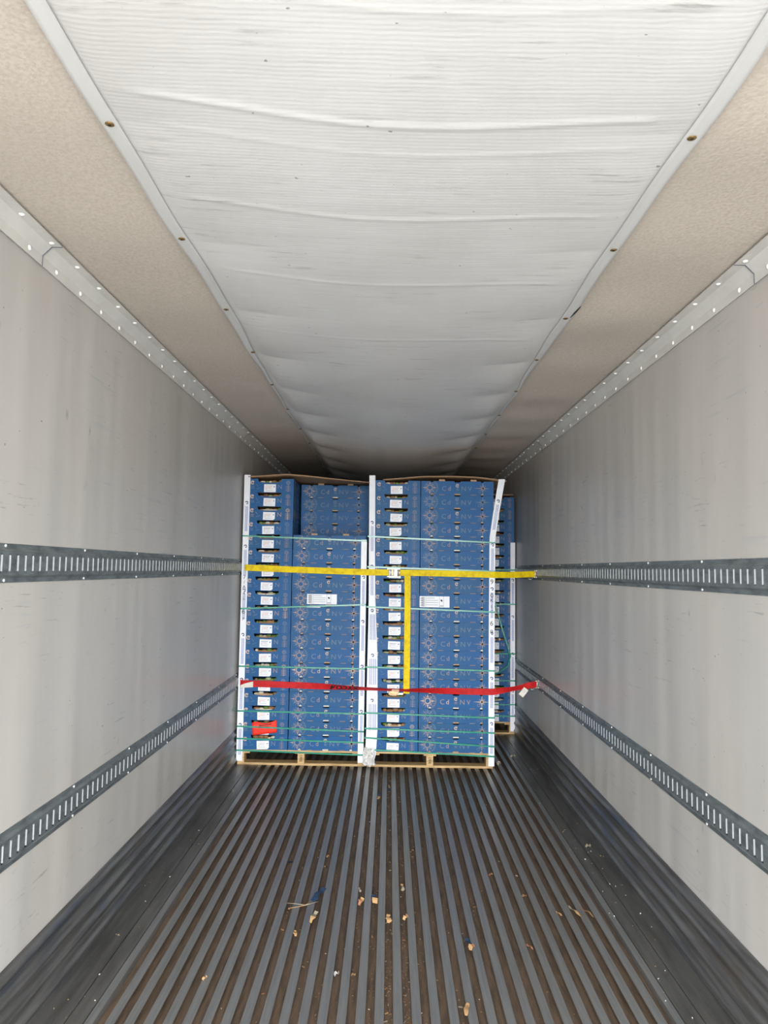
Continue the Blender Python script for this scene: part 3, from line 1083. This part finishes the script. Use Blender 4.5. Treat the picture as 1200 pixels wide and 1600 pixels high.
pth = [(0.02, 0.803, 0.047, yf), (0.6, 0.803, 0.047, yf), (1.2, 0.803, 0.047, yf), (1.80, 0.806, 0.048, yf), (1.86, 0.808, 0.048, yf), (2.05, 0.833, 0.050, yf - 0.01), (2.20, 0.856, 0.052, yf - 0.015), (2.335, 0.878, 0.053, yf - 0.02)]
corner_board(pth, 0, 'white printed corner board on the right edge, its top bent outwards', 1,
             [('9', 1.49, 0.055), ('0', 1.38, 0.05), ('K', 1.34, 0.04), ('E', 1.29, 0.035), ('C', 1.25, 0.035), ('6', 1.155, 0.055), ('9', 1.085, 0.05)], phase=0.05)
corner_board(straight(1.184, 0.046, 0.03, 1.865, 7.25 - 0.005), 0, 'far white corner board on the set-back load by the right wall', 1, None, base_y=7.25, phase=0.1)

# crumpled film at the foot of the middle board
b = MB()
rr = random.Random(11)
pts = {}
def film(u, v):
    key = (round(u * 12), round(v * 12))
    if key not in pts:
        pts[key] = (rr.uniform(-0.010, 0.010), rr.uniform(-0.016, 0.016), rr.uniform(-0.010, 0.010))
    j = pts[key]
    wd = lerp(0.105, 0.085, v)
    return (-0.155 + (u - 0.5) * wd + j[0] * 0.6, PY - 0.032 + j[1], 0.012 + 0.14 * v + j[2] * 0.8 + (0.02 * abs(u - 0.5) if v < .1 else 0))
b.grid(12, 12, film, 'foil', thick=(0, 0.0008, 0), smooth=False)
tag(b.build('crumpled_film'), 'crumpled shiny white film wadded at the foot between the two front loads', 'plastic film')

# ------------------------------------------------------------------ green bands
def band(x0, x1, y0, y1, zl, zr, label, group, w=0.012, sagf=0.0):
    b = MB()
    r = 0.004
    P_ = []
    n = 10
    for i in range(n + 1):
        t = i / n
        P_.append((lerp(x0 + r, x1 - r, t), y0, lerp(zl, zr, t) - sagf * math.sin(math.pi * t)))
    P_ += [(x1, y0 + r, zr), (x1, y1 - r, zr), (x1 - r, y1, zr), (x0 + r, y1, zl), (x0, y1 - r, zl), (x0, y0 + r, zl), P_[0]]
    b.ribbon(P_, [(0, 0, 1)] * len(P_), w, 0.0009, 'band')
    tag(b.build('strapping_band'), label, 'strapping band', group)
gl = 'green plastic bands around the left load'
bl = [(1.840, 1.812, 'topmost green band round the left load, just above the short stack'),
      (1.245, 1.292, 'green band on the left load below the yellow strap, over the white document'),
      (0.781, 0.775, 'green band on the left load just above the red strap'),
      (0.425, 0.417, 'green band on the left load, first below the red strap'),
      (0.303, 0.276, 'green band on the left load crossing the red sticker'),
      (0.207, 0.190, 'green band on the left load just under the red sticker'),
      (0.115, 0.092, 'bottom green band of the left load, at the pallet deck')]
for a, c, t in bl:
    band(-1.2255, -0.1978, 5.9905, 7.215, a, c, t, gl)
gm_ = 'green plastic bands around the middle load'
bm = [(1.850, 1.812, 'topmost green band round the middle load, at the bend of the corner board'),
      (1.600, 1.578, 'green band on the middle load just above the yellow strap'),
      (1.275, 1.247, 'green band on the middle load just below its white document'),
      (0.790, 0.775, 'green band on the middle load just above the red strap'),
      (0.428, 0.404, 'green band on the middle load, first below the red strap'),
      (0.305, 0.285, 'green band on the middle load, third from the bottom'),
      (0.232, 0.178, 'green band on the middle load, second from the bottom'),
      (0.140, 0.100, 'bottom green band of the middle load, at the pallet deck')]
for a, c, t in bm:
    band(-0.1965, 0.8520, 5.9795 if c < 0.5 else 5.9905, 7.215, a, c, t, gm_)
gf = 'green plastic bands around the far load'
for a, t in [(1.593, 'upper green band on the far load by the right wall'), (1.256, 'green band on the far load below the yellow strap'), (0.775, 'green band on the far load midway down'), (0.515, 'green band on the far load above the red strap'),
             (0.285, 'green band on the far load below the white tag'), (0.175, 'bottom green band on the far load'), ]:
    band(0.7, 1.2315, 7.2410, 8.45, a, a, t, gf)

# loose green band ends
b = MB()
P_ = [(0.93, 7.19, 1.52), (0.985, 7.19, 1.40), (1.04, 7.19, 1.22), (1.10, 7.19, 1.00), (1.155, 7.19, 0.84), (1.175, 7.19, 0.76), (1.15, 7.19, 0.66), (1.05, 7.18, 0.595), (0.93, 7.17, 0.57), (0.88, 7.17, 0.565)]
b.ribbon(P_, [(0.5, 0.1, 0.3), (0.9, 0, 0.3), (0.9, 0, 0.3), (0.9, 0, 0.3), (1, 0, 0), (1, 0.1, 0), (0.6, 0, -0.7), (0.1, 0, 1), (0, 0, 1), (0, 0, 1)], 0.014, 0.0009, 'band')
tag(b.build('loose_band'), 'loose green band hanging in a curve in front of the far load', 'strapping band')
b = MB()
P_ = [(-1.228, 6.02, 0.585), (-1.230, 5.985, 0.52), (-1.233, 5.955, 0.455), (-1.235, 5.94, 0.437), (-1.236, 5.925, 0.44), (-1.237, 5.905, 0.462)]
b.ribbon(P_, [(0, 1, 0.2)] * 3 + [(0, 1, 0.8), (0, .4, 1), (0, 0.3, 1)], 0.014, 0.0009, 'band')
tag(b.build('loose_band'), 'short loose green band end dangling below the left end of the red strap', 'strapping band')

# ------------------------------------------------------------------ stickers and documents
def document(x0, x1, z0, z1, label):
    b = MB()
    Y = PY - 0.0045
    b.box((x0, Y, z0), (x1, Y + 0.0006, z1), 'paper')
    w, h = x1 - x0, z1 - z0
    Yp = Y - 0.0004
    X = lambda f: x0 + w * f
    Z = lambda f: z0 + h * f
    b.line((X(0.06), Z(0.5)), (X(0.17), Z(0.5)), h * 0.86, 'palegrey', Yp)
    for f in (0.2, 0.4, 0.6, 0.8):
        b.line((X(0.03), Z(f)), (X(0.12), Z(f)), 0.004, 'greyink', Yp - 0.0002)
        b.line((X(0.22), Z(f + 0.03)), (X(0.62 if f != 0.8 else 0.5), Z(f + 0.03)), 0.0028, 'greyink', Yp)
    for f in (0.205, 0.665, 0.80):
        b.line((X(f), z0), (X(f), z1), 0.0018, 'greyink', Yp)
    b.line((X(0.71), Z(0.70)), (X(0.755), Z(0.55)), 0.012, 'black', Yp)
    b.line((X(0.68), Z(0.14)), (X(0.79), Z(0.14)), 0.010, 'palegrey', Yp)
    tag(b.build('shipping_document'), label, 'document', 'white shipping documents stuck on the loads')
document(-0.682, -0.438, 1.290, 1.372, 'white printed document stuck on the short stack left of centre')
document(0.238, 0.482, 1.278, 1.368, 'white printed document stuck on the wide star-printed stack')
b = MB()
b.box((-0.684, PY - 0.0042, 1.262), (-0.572, PY - 0.0036, 1.273), 'paper')
tag(b.build('paper_strip'), 'thin white paper strip under the left document and its green band', 'paper')
b = MB()
def red(u, v):
    x = lerp(-1.102, -0.905, u); z = lerp(0.232, 0.336, v) + 0.026 * u + (0.010 * math.sin(u * 6) if v > .9 else 0) - (0.022 * math.exp(-((u - 0.45) / 0.3) ** 2) * v)
    return (x + 0.006 * (1 - v) * 1, PY - 0.0055 - 0.003 * math.sin(v * 3), z)
b.grid(12, 6, red, 'orangered', thick=(0, 0.0006, 0))
M_ = Matrix.Translation((-1.0, PY - 0.0105, 0.318)) @ Matrix.Rotation(math.radians(-8), 4, 'Y') 
b.line((-0.045, -0.004), (0.055, 0.0), 0.006, 'ink', 0, M_)
b.line((-0.05, -0.016), (0.04, -0.016), 0.003, 'ink', 0, M_)
b.line((-0.05, 0.004), (-0.03, 0.004), 0.004, 'ink', 0, M_)
tag(b.build('red_sticker'), 'fluorescent red paper sticker taped crooked low on the leftmost stack', 'sticker')

# ------------------------------------------------------------------ cargo straps
def fitting(root, x, y, z, side, mat='steel'):
    b = MB()
    for s_ in (-1, 1):
        b.box((x - 0.010, y - 0.007, z + s_ * 0.026 - 0.004), (x + 0.010, y + 0.007, z + s_ * 0.026 + 0.004), mat)
    b.tube([(x - side * 0.012, y, z - 0.030), (x - side * 0.012, y, z + 0.030)], 0.0045, mat)
    b.tube([(x + side * 0.003, y - 0.010, z - 0.026), (x + side * 0.003, y - 0.010, z + 0.026)], 0.004, mat)
    b.build('end_fitting', root)

yy = PY - 0.016
yel = empty('ratchet_strap', (-1.20, PY, 1.578))
yel_inv = Matrix.Translation((1.20, -PY, -1.578))
def fin(mb, name, root, inv, bevel=0):
    mb.v = [tuple(inv @ Vector(p)) for p in mb.v]
    return mb.build(name, root, bevel)
b = MB()
front = [(-1.222, 6.028, 1.580), (-1.205, 6.000, 1.580), (-1.185, yy, 1.579), (-0.70, yy, 1.566), (-0.20, yy, 1.556), (-0.02, yy, 1.556)]
b.ribbon(front, [(0, 0, 1)] * len(front), 0.050, 0.002, 'yellow')
front2 = [(0.06, yy, 1.556), (0.30, yy, 1.556), (0.83, yy, 1.550), (0.848, yy + 0.004, 1.550), (1.00, 6.07, 1.551), (1.212, 6.178, 1.560)]
b.ribbon(front2, [(0, 0, 1)] * len(front2), 0.050, 0.002, 'yellow')
fin(b, 'webbing', yel, yel_inv)
b = MB()
tail = [(0.135, yy - 0.004, 1.556), (0.137, yy - 0.006, 1.49), (0.140, yy - 0.006, 1.2), (0.140, yy - 0.006, 0.9), (0.139, yy - 0.006, 0.585)]
b.ribbon(tail, [(1, 0, 0)] * 5, [0.052, 0.050, 0.050, 0.050, 0.050], 0.002, 'yellow')
fin(b, 'strap_tail', yel, yel_inv)
b = MB()
cz = 1.556
for s_ in (-1, 1):
    b.box((-0.020, yy - 0.022, cz + s_ * 0.030 - 0.002), (0.078, yy + 0.003, cz + s_ * 0.030 + 0.002), 'steel')
for xk in (0.000, 0.018, 0.070):
    b.tube([(xk, yy - 0.012, cz - 0.034), (xk, yy - 0.012, cz + 0.034)], 0.005, 'screw')
b.box((0.026, yy - 0.026, cz - 0.027), (0.052, yy - 0.008, cz + 0.027), 'rivet')
b.box((0.006, yy - 0.022, cz - 0.024), (0.020, yy - 0.006, cz + 0.024), 'cream')
b.tube([(0.060, yy - 0.020, cz - 0.030), (0.060, yy - 0.020, cz + 0.034)], 0.006, 'steel')
r_ = fin(b, 'ratchet_buckle', yel, yel_inv)
b = MB()
b.box((-0.030, yy - 0.030, cz + 0.026), (0.072, yy - 0.018, cz + 0.034), 'steel')
b.box((-0.030, yy - 0.030, cz - 0.036), (0.040, yy - 0.018, cz - 0.030), 'steel')
fin(b, 'ratchet_handle', r_, yel_inv)
b = MB(); fitting_root = yel
def fit(root, inv, x, y, z, side, mat='steel'):
    b = MB()
    for s_ in (-1, 1):
        b.box((x - 0.012, y - 0.010, z + s_ * 0.027 - 0.004), (x + 0.012, y + 0.008, z + s_ * 0.027 + 0.004), mat)
    b.tube([(x, y - 0.006, z - 0.031), (x, y - 0.006, z + 0.031)], 0.0065, mat)
    b.box((x - 0.004, y - 0.004, z - 0.024), (x + 0.008, y + 0.006, z + 0.024), mat)
    b.tube([(x - side * 0.02, y, z - 0.030), (x - side * 0.035, y, z - 0.046), (x - side * 0.055, y - 0.004, z - 0.040)], 0.0028, 'screw')
    fin(b, 'end_fitting', root, inv)
fit(yel, yel_inv, -1.222, 6.030, 1.580, -1)
fit(yel, yel_inv, 1.218, 6.186, 1.560, 1)
tag(yel, 'yellow ratchet strap across both front loads with its loose end hanging down', 'cargo strap')

red_ = empty('cargo_strap', (-1.20, PY, 0.643))
red_inv = Matrix.Translation((1.20, -PY, -0.643))
b = MB()
# (x, y, z, twist deg, )
rp = [(-1.222, 6.020, 0.648, 0), (-1.205, 5.990, 0.648, 0), (-1.185, yy - .002, 0.646, 0), (-1.08, yy - .003, 0.644, 0), (-0.75, yy - .004, 0.638, 12), (-0.55, yy - .008, 0.632, 32), (-0.42, yy - .014, 0.629, 52), (-0.30, yy - .020, 0.624, 66),
      (-0.15, yy - .026, 0.622, 74), (0.0, yy - .028, 0.618, 80), (0.12, yy - .028, 0.616, 76), (0.22, yy - .022, 0.616, 64), (0.35, yy - .016, 0.614, 46), (0.50, yy - .010, 0.612, 28), (0.65, yy - .004, 0.610, 10), (0.81, yy - .002, 0.609, 0), (0.836, yy - .002, 0.610, 0),
      (0.856, yy + .004, 0.612, 10), (0.94, 6.018, 0.620, 46), (1.03, 6.050, 0.630, 58), (1.10, 6.075, 0.640, 44), (1.14, 6.090, 0.648, 18), (1.17, 6.100, 0.651, 6), (1.215, 6.118, 0.655, 0)]
fine_ = []
for i in range(len(rp) - 1):
    for k in range(4):
        t = k / 4
        fine_.append([lerp(rp[i][j], rp[i + 1][j], t) for j in range(4)])
fine_.append(list(rp[-1]))
wd = [(0, math.sin(math.radians(a[3])), math.cos(math.radians(a[3]))) for a in fine_]
b.ribbon([a[:3] for a in fine_], wd, 0.050, 0.002, 'red')
# upside-down lettering on the webbing, following its twist
def on_red(x):
    y = interp(x, [(p[0], p[1]) for p in rp]); z = interp(x, [(p[0], p[2]) for p in rp]); a = interp(x, [(p[0], p[3]) for p in rp])
    return y, z, a
for ch, x in zip('XYCOM', (-0.270, -0.316, -0.360, -0.404, -0.452)):
    y_, z_, a_ = on_red(x)
    M_ = Matrix.Translation((x, y_, z_)) @ Matrix.Rotation(-math.radians(a_), 4, 'X') @ Matrix.Translation((0, -0.0018, 0)) @ FACE @ Matrix.Rotation(math.pi, 4, 'Z')
    b.text(ch, 0.062, 'black', M_, 0.0022)
fin(b, 'webbing', red_, red_inv)
b = MB()
b.ribbon([(-1.200, yy - 0.008, 0.622), (-1.165, yy - 0.009, 0.630), (-1.100, yy - 0.009, 0.640)], [(0, 0, 1)] * 3, [0.022, 0.034, 0.046], 0.001, 'offwhite')
fin(b, 'care_label', red_, red_inv)['label'] = 'off-white sewn label folded over the strap'
b = MB()
M_ = Matrix.Translation((1.095, 6.050, 0.600)) @ Matrix.Rotation(math.radians(38), 4, 'Y')
b.box((-0.022, -0.001, -0.036), (0.022, 0.001, 0.036), 'offwhite', M_)
b.line((-0.014, 0.018), (0.014, 0.018), 0.004, 'palegrey', -0.0014, M_)
b.line((-0.014, 0.004), (0.012, 0.004), 0.004, 'palegrey', -0.0014, M_)
fin(b, 'hanging_tag', red_, red_inv)['label'] = 'white tag hanging near the right wall'
fit(red_, red_inv, -1.222, 6.022, 0.648, -1, 'cream')
fit(red_, red_inv, 1.219, 6.125, 0.655, 1)
b = MB()
b.ell((0.035, yy - 0.036, 0.592), (0.046, 0.010, 0.022), 'cream', 14, 8, None, 0.10)
b.box((0.02, yy - 0.044, 0.604), (0.078, yy - 0.034, 0.620), 'cream')
b.box((0.070, yy - 0.040, 0.582), (0.112, yy - 0.030, 0.596), 'steel')
b.line((0.01, 0.590), (0.055, 0.600), 0.006, 'brass', yy - 0.050)
b.line((0.015, 0.580), (0.06, 0.583), 0.005, 'brass', yy - 0.050)
fin(b, 'cam_buckle', red_, red_inv)['label'] = 'pale metal buckle below the twisted red webbing'
tag(red_, 'twisted red cargo strap across both front loads below the yellow one', 'cargo strap')

# ------------------------------------------------------------------ litter on the floor
Mi = Mwc.transposed()
def floor_pt(px, py, z=0.0):
    q_ = Mi @ Vector(((px - 600) / F, -(py - 800) / F, -1))
    t = (z - CAMPOS.z) / q_.z
    return CAMPOS + q_ * t
def zat(x):
    k = (x - BAR0) / PITCH
    fr = abs(k - round(k)) * PITCH
    if abs(x) > 1.01 or fr < 0.0185: return 0.0004
    return DEPTH + 0.0004
def scrap(px, py, L, Wd, rot, mats, label, group, cat='scrap', curl=0.006, name='cardboard_scrap', seed=0):
    p = floor_pt(px, py)
    z = zat(p.x)
    if z < 0: 
        p = floor_pt(px, py, DEPTH); z = zat(p.x)
    # wider than a trough: it lies across the bar tops
    if z < 0 and abs(math.sin(rot)) * L + abs(math.cos(rot)) * Wd > 0.03: z = 0.0004; p = floor_pt(px, py)
    rr = random.Random(seed or int(px * 13 + py))
    b = MB()
    n = 6
    jit = [rr.uniform(-0.38, 0.38) for _ in range(2 * (n + 1))]
    def fn(u, v):
        k = round(u * n)
        w = 0.78 * Wd * (0.5 + 0.5 * math.sin(math.pi * (0.15 + 0.7 * u))) * (1 + jit[k])
        return ((u - 0.5) * L, (v - 0.5) * w + jit[k + n] * Wd * 0.4, 0.0005 + curl * abs(math.sin(u * math.pi * 1.3 + rr.random() * 0.01)) + 0.3 * curl * v)
    b.grid(n, 2, fn, mats[0], thick=(0, 0, 0.0016), smooth=False)
    if len(mats) > 1:
        k0 = 4 if len(mats) < 3 else 3
        for j, f in enumerate(b.f):
            cx_ = sum(b.v[i][0] for i in f) / len(f)
            if cx_ > L * 0.16: b.mi[j] = b.m(mats[1])
            if len(mats) > 2 and cx_ < -L * 0.22: b.mi[j] = b.m(mats[2])
    o = b.build(name)
    o.location = (p.x, p.y, z)
    o.rotation_euler = (0, 0, rot)
    tag(o, label, cat, group)
    return o
gs = 'torn cardboard scraps on the floor'
R_ = math.radians
scrap(454, 1348, 0.022, 0.016, 0.3, ['scrapblue'], 'small dark blue chip left of the torn strip on the bars', gs, curl=0.003)
scrap(512, 1339, 0.020, 0.014, 1.2, ['tan'], 'small tan scrap left of centre, the farther of two in one groove', gs)
scrap(508, 1356, 0.022, 0.016, 0.1, ['tan', 'scrapblue'], 'small tan scrap just behind the blue torn strip', gs)
scrap(498, 1400, 0.130, 0.030, R_(72), ['scrapblue', 'scrapblue'], 'long blue torn cardboard strip left of centre beside the twigs', gs, curl=0.012)
scrap(490, 1436, 0.085, 0.024, R_(80), ['greyscrap', 'greyscrap', 'tan'], 'curled tan and grey cardboard strip below the blue torn strip', gs, curl=0.014)
scrap(461, 1460, 0.040, 0.018, R_(100), ['tan', 'tan'], 'tan triangular chip lower left of the twigs', gs)
scrap(564, 1412, 0.050, 0.024, R_(75), ['rust', 'tan'], 'crumpled reddish brown scrap between centre bars', gs, curl=0.016)
scrap(562, 1392, 0.036, 0.014, R_(100), ['greyscrap'], 'greyish green chip just behind the reddish brown scrap', gs)
scrap(585, 1408, 0.060, 0.030, R_(95), ['scrapblue', 'scrapblue', 'tan'], 'folded blue and tan scrap right of the reddish brown one', gs, curl=0.016)
scrap(629, 1388, 0.060, 0.018, R_(92), ['greyscrap', 'tan'], 'pale narrow chip lying in a groove right of centre', gs)
scrap(607, 1438, 0.058, 0.026, R_(90), ['tan', 'tan', 'tan'], 'tan blocky cardboard piece in the centre groove', gs, curl=0.010)
scrap(633, 1436, 0.030, 0.020, R_(60), ['tan', 'rust'], 'small ragged tan scrap right of the blocky centre piece', gs, curl=0.012)
scrap(733, 1478, 0.080, 0.022, R_(97), ['scrapblue', 'scrapblue', 'tan'], 'blue strip with a tan torn end lying right of centre', gs, curl=0.010)
scrap(737, 1492, 0.026, 0.022, R_(40), ['tan', 'rust'], 'forked tan end piece touching the blue strip right of centre', gs, curl=0.006)
scrap(592, 1245, 0.110, 0.022, R_(85), ['scrapblue', 'scrapblue', 'tan'], 'blue strip in a groove close in front of the pallets', gs)
scrap(608, 1232, 0.120, 0.018, R_(92), ['greyscrap', 'tan', 'scrapblue'], 'pale strip in the centre groove nearest the pallets', gs)
scrap(767, 1368, 0.024, 0.018, R_(40), ['rust', 'tan'], 'small brown chip right of centre, halfway to the pallets', gs)
scrap(819, 1401, 0.026, 0.018, R_(20), ['tan', 'rust'], 'small tan chip on the right, between two brown ones', gs)
scrap(873, 1429, 0.034, 0.012, R_(120), ['tan'], 'narrow tan chip just left of the paired scraps at right', gs)
scrap(897, 1426, 0.085, 0.020, R_(112), ['greyscrap', 'greyscrap', 'tan'], 'long ragged tan scrap, the left one of the pair at right', gs, curl=0.012)
scrap(917, 1428, 0.080, 0.016, R_(120), ['rust', 'rust', 'tan'], 'long brown scrap, the right one of the pair at right', gs, curl=0.012)
scrap(828, 1481, 0.036, 0.014, R_(125), ['rust'], 'small brown curled chip right of centre in a groove', gs)
scrap(729, 1592, 0.070, 0.018, R_(80), ['tan', 'tan'], 'straight tan wood splinter at the bottom edge', gs, curl=0.004, name='wood_splinter')
scrap(526, 1524, 0.022, 0.016, R_(30), ['foil', 'greyscrap'], 'small crumpled white paper bit in a groove low left of centre', gs, curl=0.010)
scrap(552, 1525, 0.018, 0.008, R_(20), ['tan'], 'tiny tan sliver right of the crumpled white bit', gs)
scrap(320, 1530, 0.022, 0.014, R_(60), ['tan'], 'small pale tan chip on a bar near the left', gs)
scrap(779, 1195, 0.05, 0.03, R_(70), ['greyscrap', 'foil'], 'white crumpled scrap at the foot of the bent corner board', gs, curl=0.02)
scrap(801, 1183, 0.045, 0.03, R_(30), ['greyscrap'], 'pale scrap on the floor in front of the far load', gs, curl=0.014)
# leaf with stem at right
scrap(919, 1324, 0.030, 0.022, R_(10), ['greyscrap', 'greyscrap'], 'dry grey leaf with a stem on the right floor plate', None, 'leaf', 0.012, 'dry_leaf')
# twigs
p = floor_pt(470, 1418)
b = MB()
tw = [(-0.075, 0.030, 0.006), (-0.03, 0.020, 0.008), (0.02, 0.012, 0.006), (0.075, 0.050, 0.006)]
b.tube(tw, [0.0012, 0.0016, 0.002, 0.0014], 'greyscrap', 6)
b.tube([(-0.055, -0.020, 0.004), (-0.01, -0.004, 0.006), (0.02, 0.012, 0.006), (0.045, 0.055, 0.008)], [0.0012, 0.0015, 0.002, 0.001], 'tan', 6)
b.ell((-0.052, -0.022, 0.004), (0.006, 0.004, 0.003), 'rust', 8, 5)
o = b.build('twig'); o.location = (p.x, p.y, 0)
tag(o, 'forked dry grape twig lying across the bars left of centre', 'twig')
# crumbs in the grooves
b = MB()
rr = random.Random(5)
for i in range(1500):
    k = min(NB - 2, max(0, int(rr.gauss(14.5, 6)) if i % 3 else rr.choice((13, 14, 15, 14, 16, 12))))
    x = BAR0 + (k + 0.5) * PITCH + rr.uniform(-0.014, 0.014)
    y = rr.uniform(2.1, 5.95)
    if i % 5 == 0: x = BAR0 + (14.5 if i % 10 else 15.5) * PITCH + rr.uniform(-0.014, 0.014); y = 2.3 + abs(rr.gauss(0, 0.5))
    m_ = rr.choices(['tan', 'greyscrap', 'rust', 'foil', 'fruitb'], (3, 3, 2, 0.6, 4))[0]
    L = rr.uniform(0.0012, 0.0032) * (2.6 if rr.random() < .08 else 1)
    M_ = Matrix.Translation((x, y, DEPTH + 0.001)) @ Matrix.Rotation(rr.uniform(0, 3.1), 4, 'Z')
    b.box((-L, -L * rr.uniform(0.15, 0.6), -0.0005), (L, L * 0.2, L * 0.4), m_, M_)
for i in range(160):
    s_ = rr.choice((-1, 1, 1))
    x = s_ * rr.uniform(1.03, 1.21)
    y = rr.uniform(2.2, 6.5)
    L = rr.uniform(0.0008, 0.0032)
    M_ = Matrix.Translation((x, y, 0.0028)) @ Matrix.Rotation(rr.uniform(0, 3.1), 4, 'Z')
    b.box((-L, -L * 0.5, -0.0005), (L, L * 0.5, L * 0.6), rr.choice(('greyscrap', 'foil', 'tan')), M_)
tag(b.build('floor_crumbs'), 'fine crumbs and slivers scattered in the floor grooves', 'crumbs', None, 'stuff')
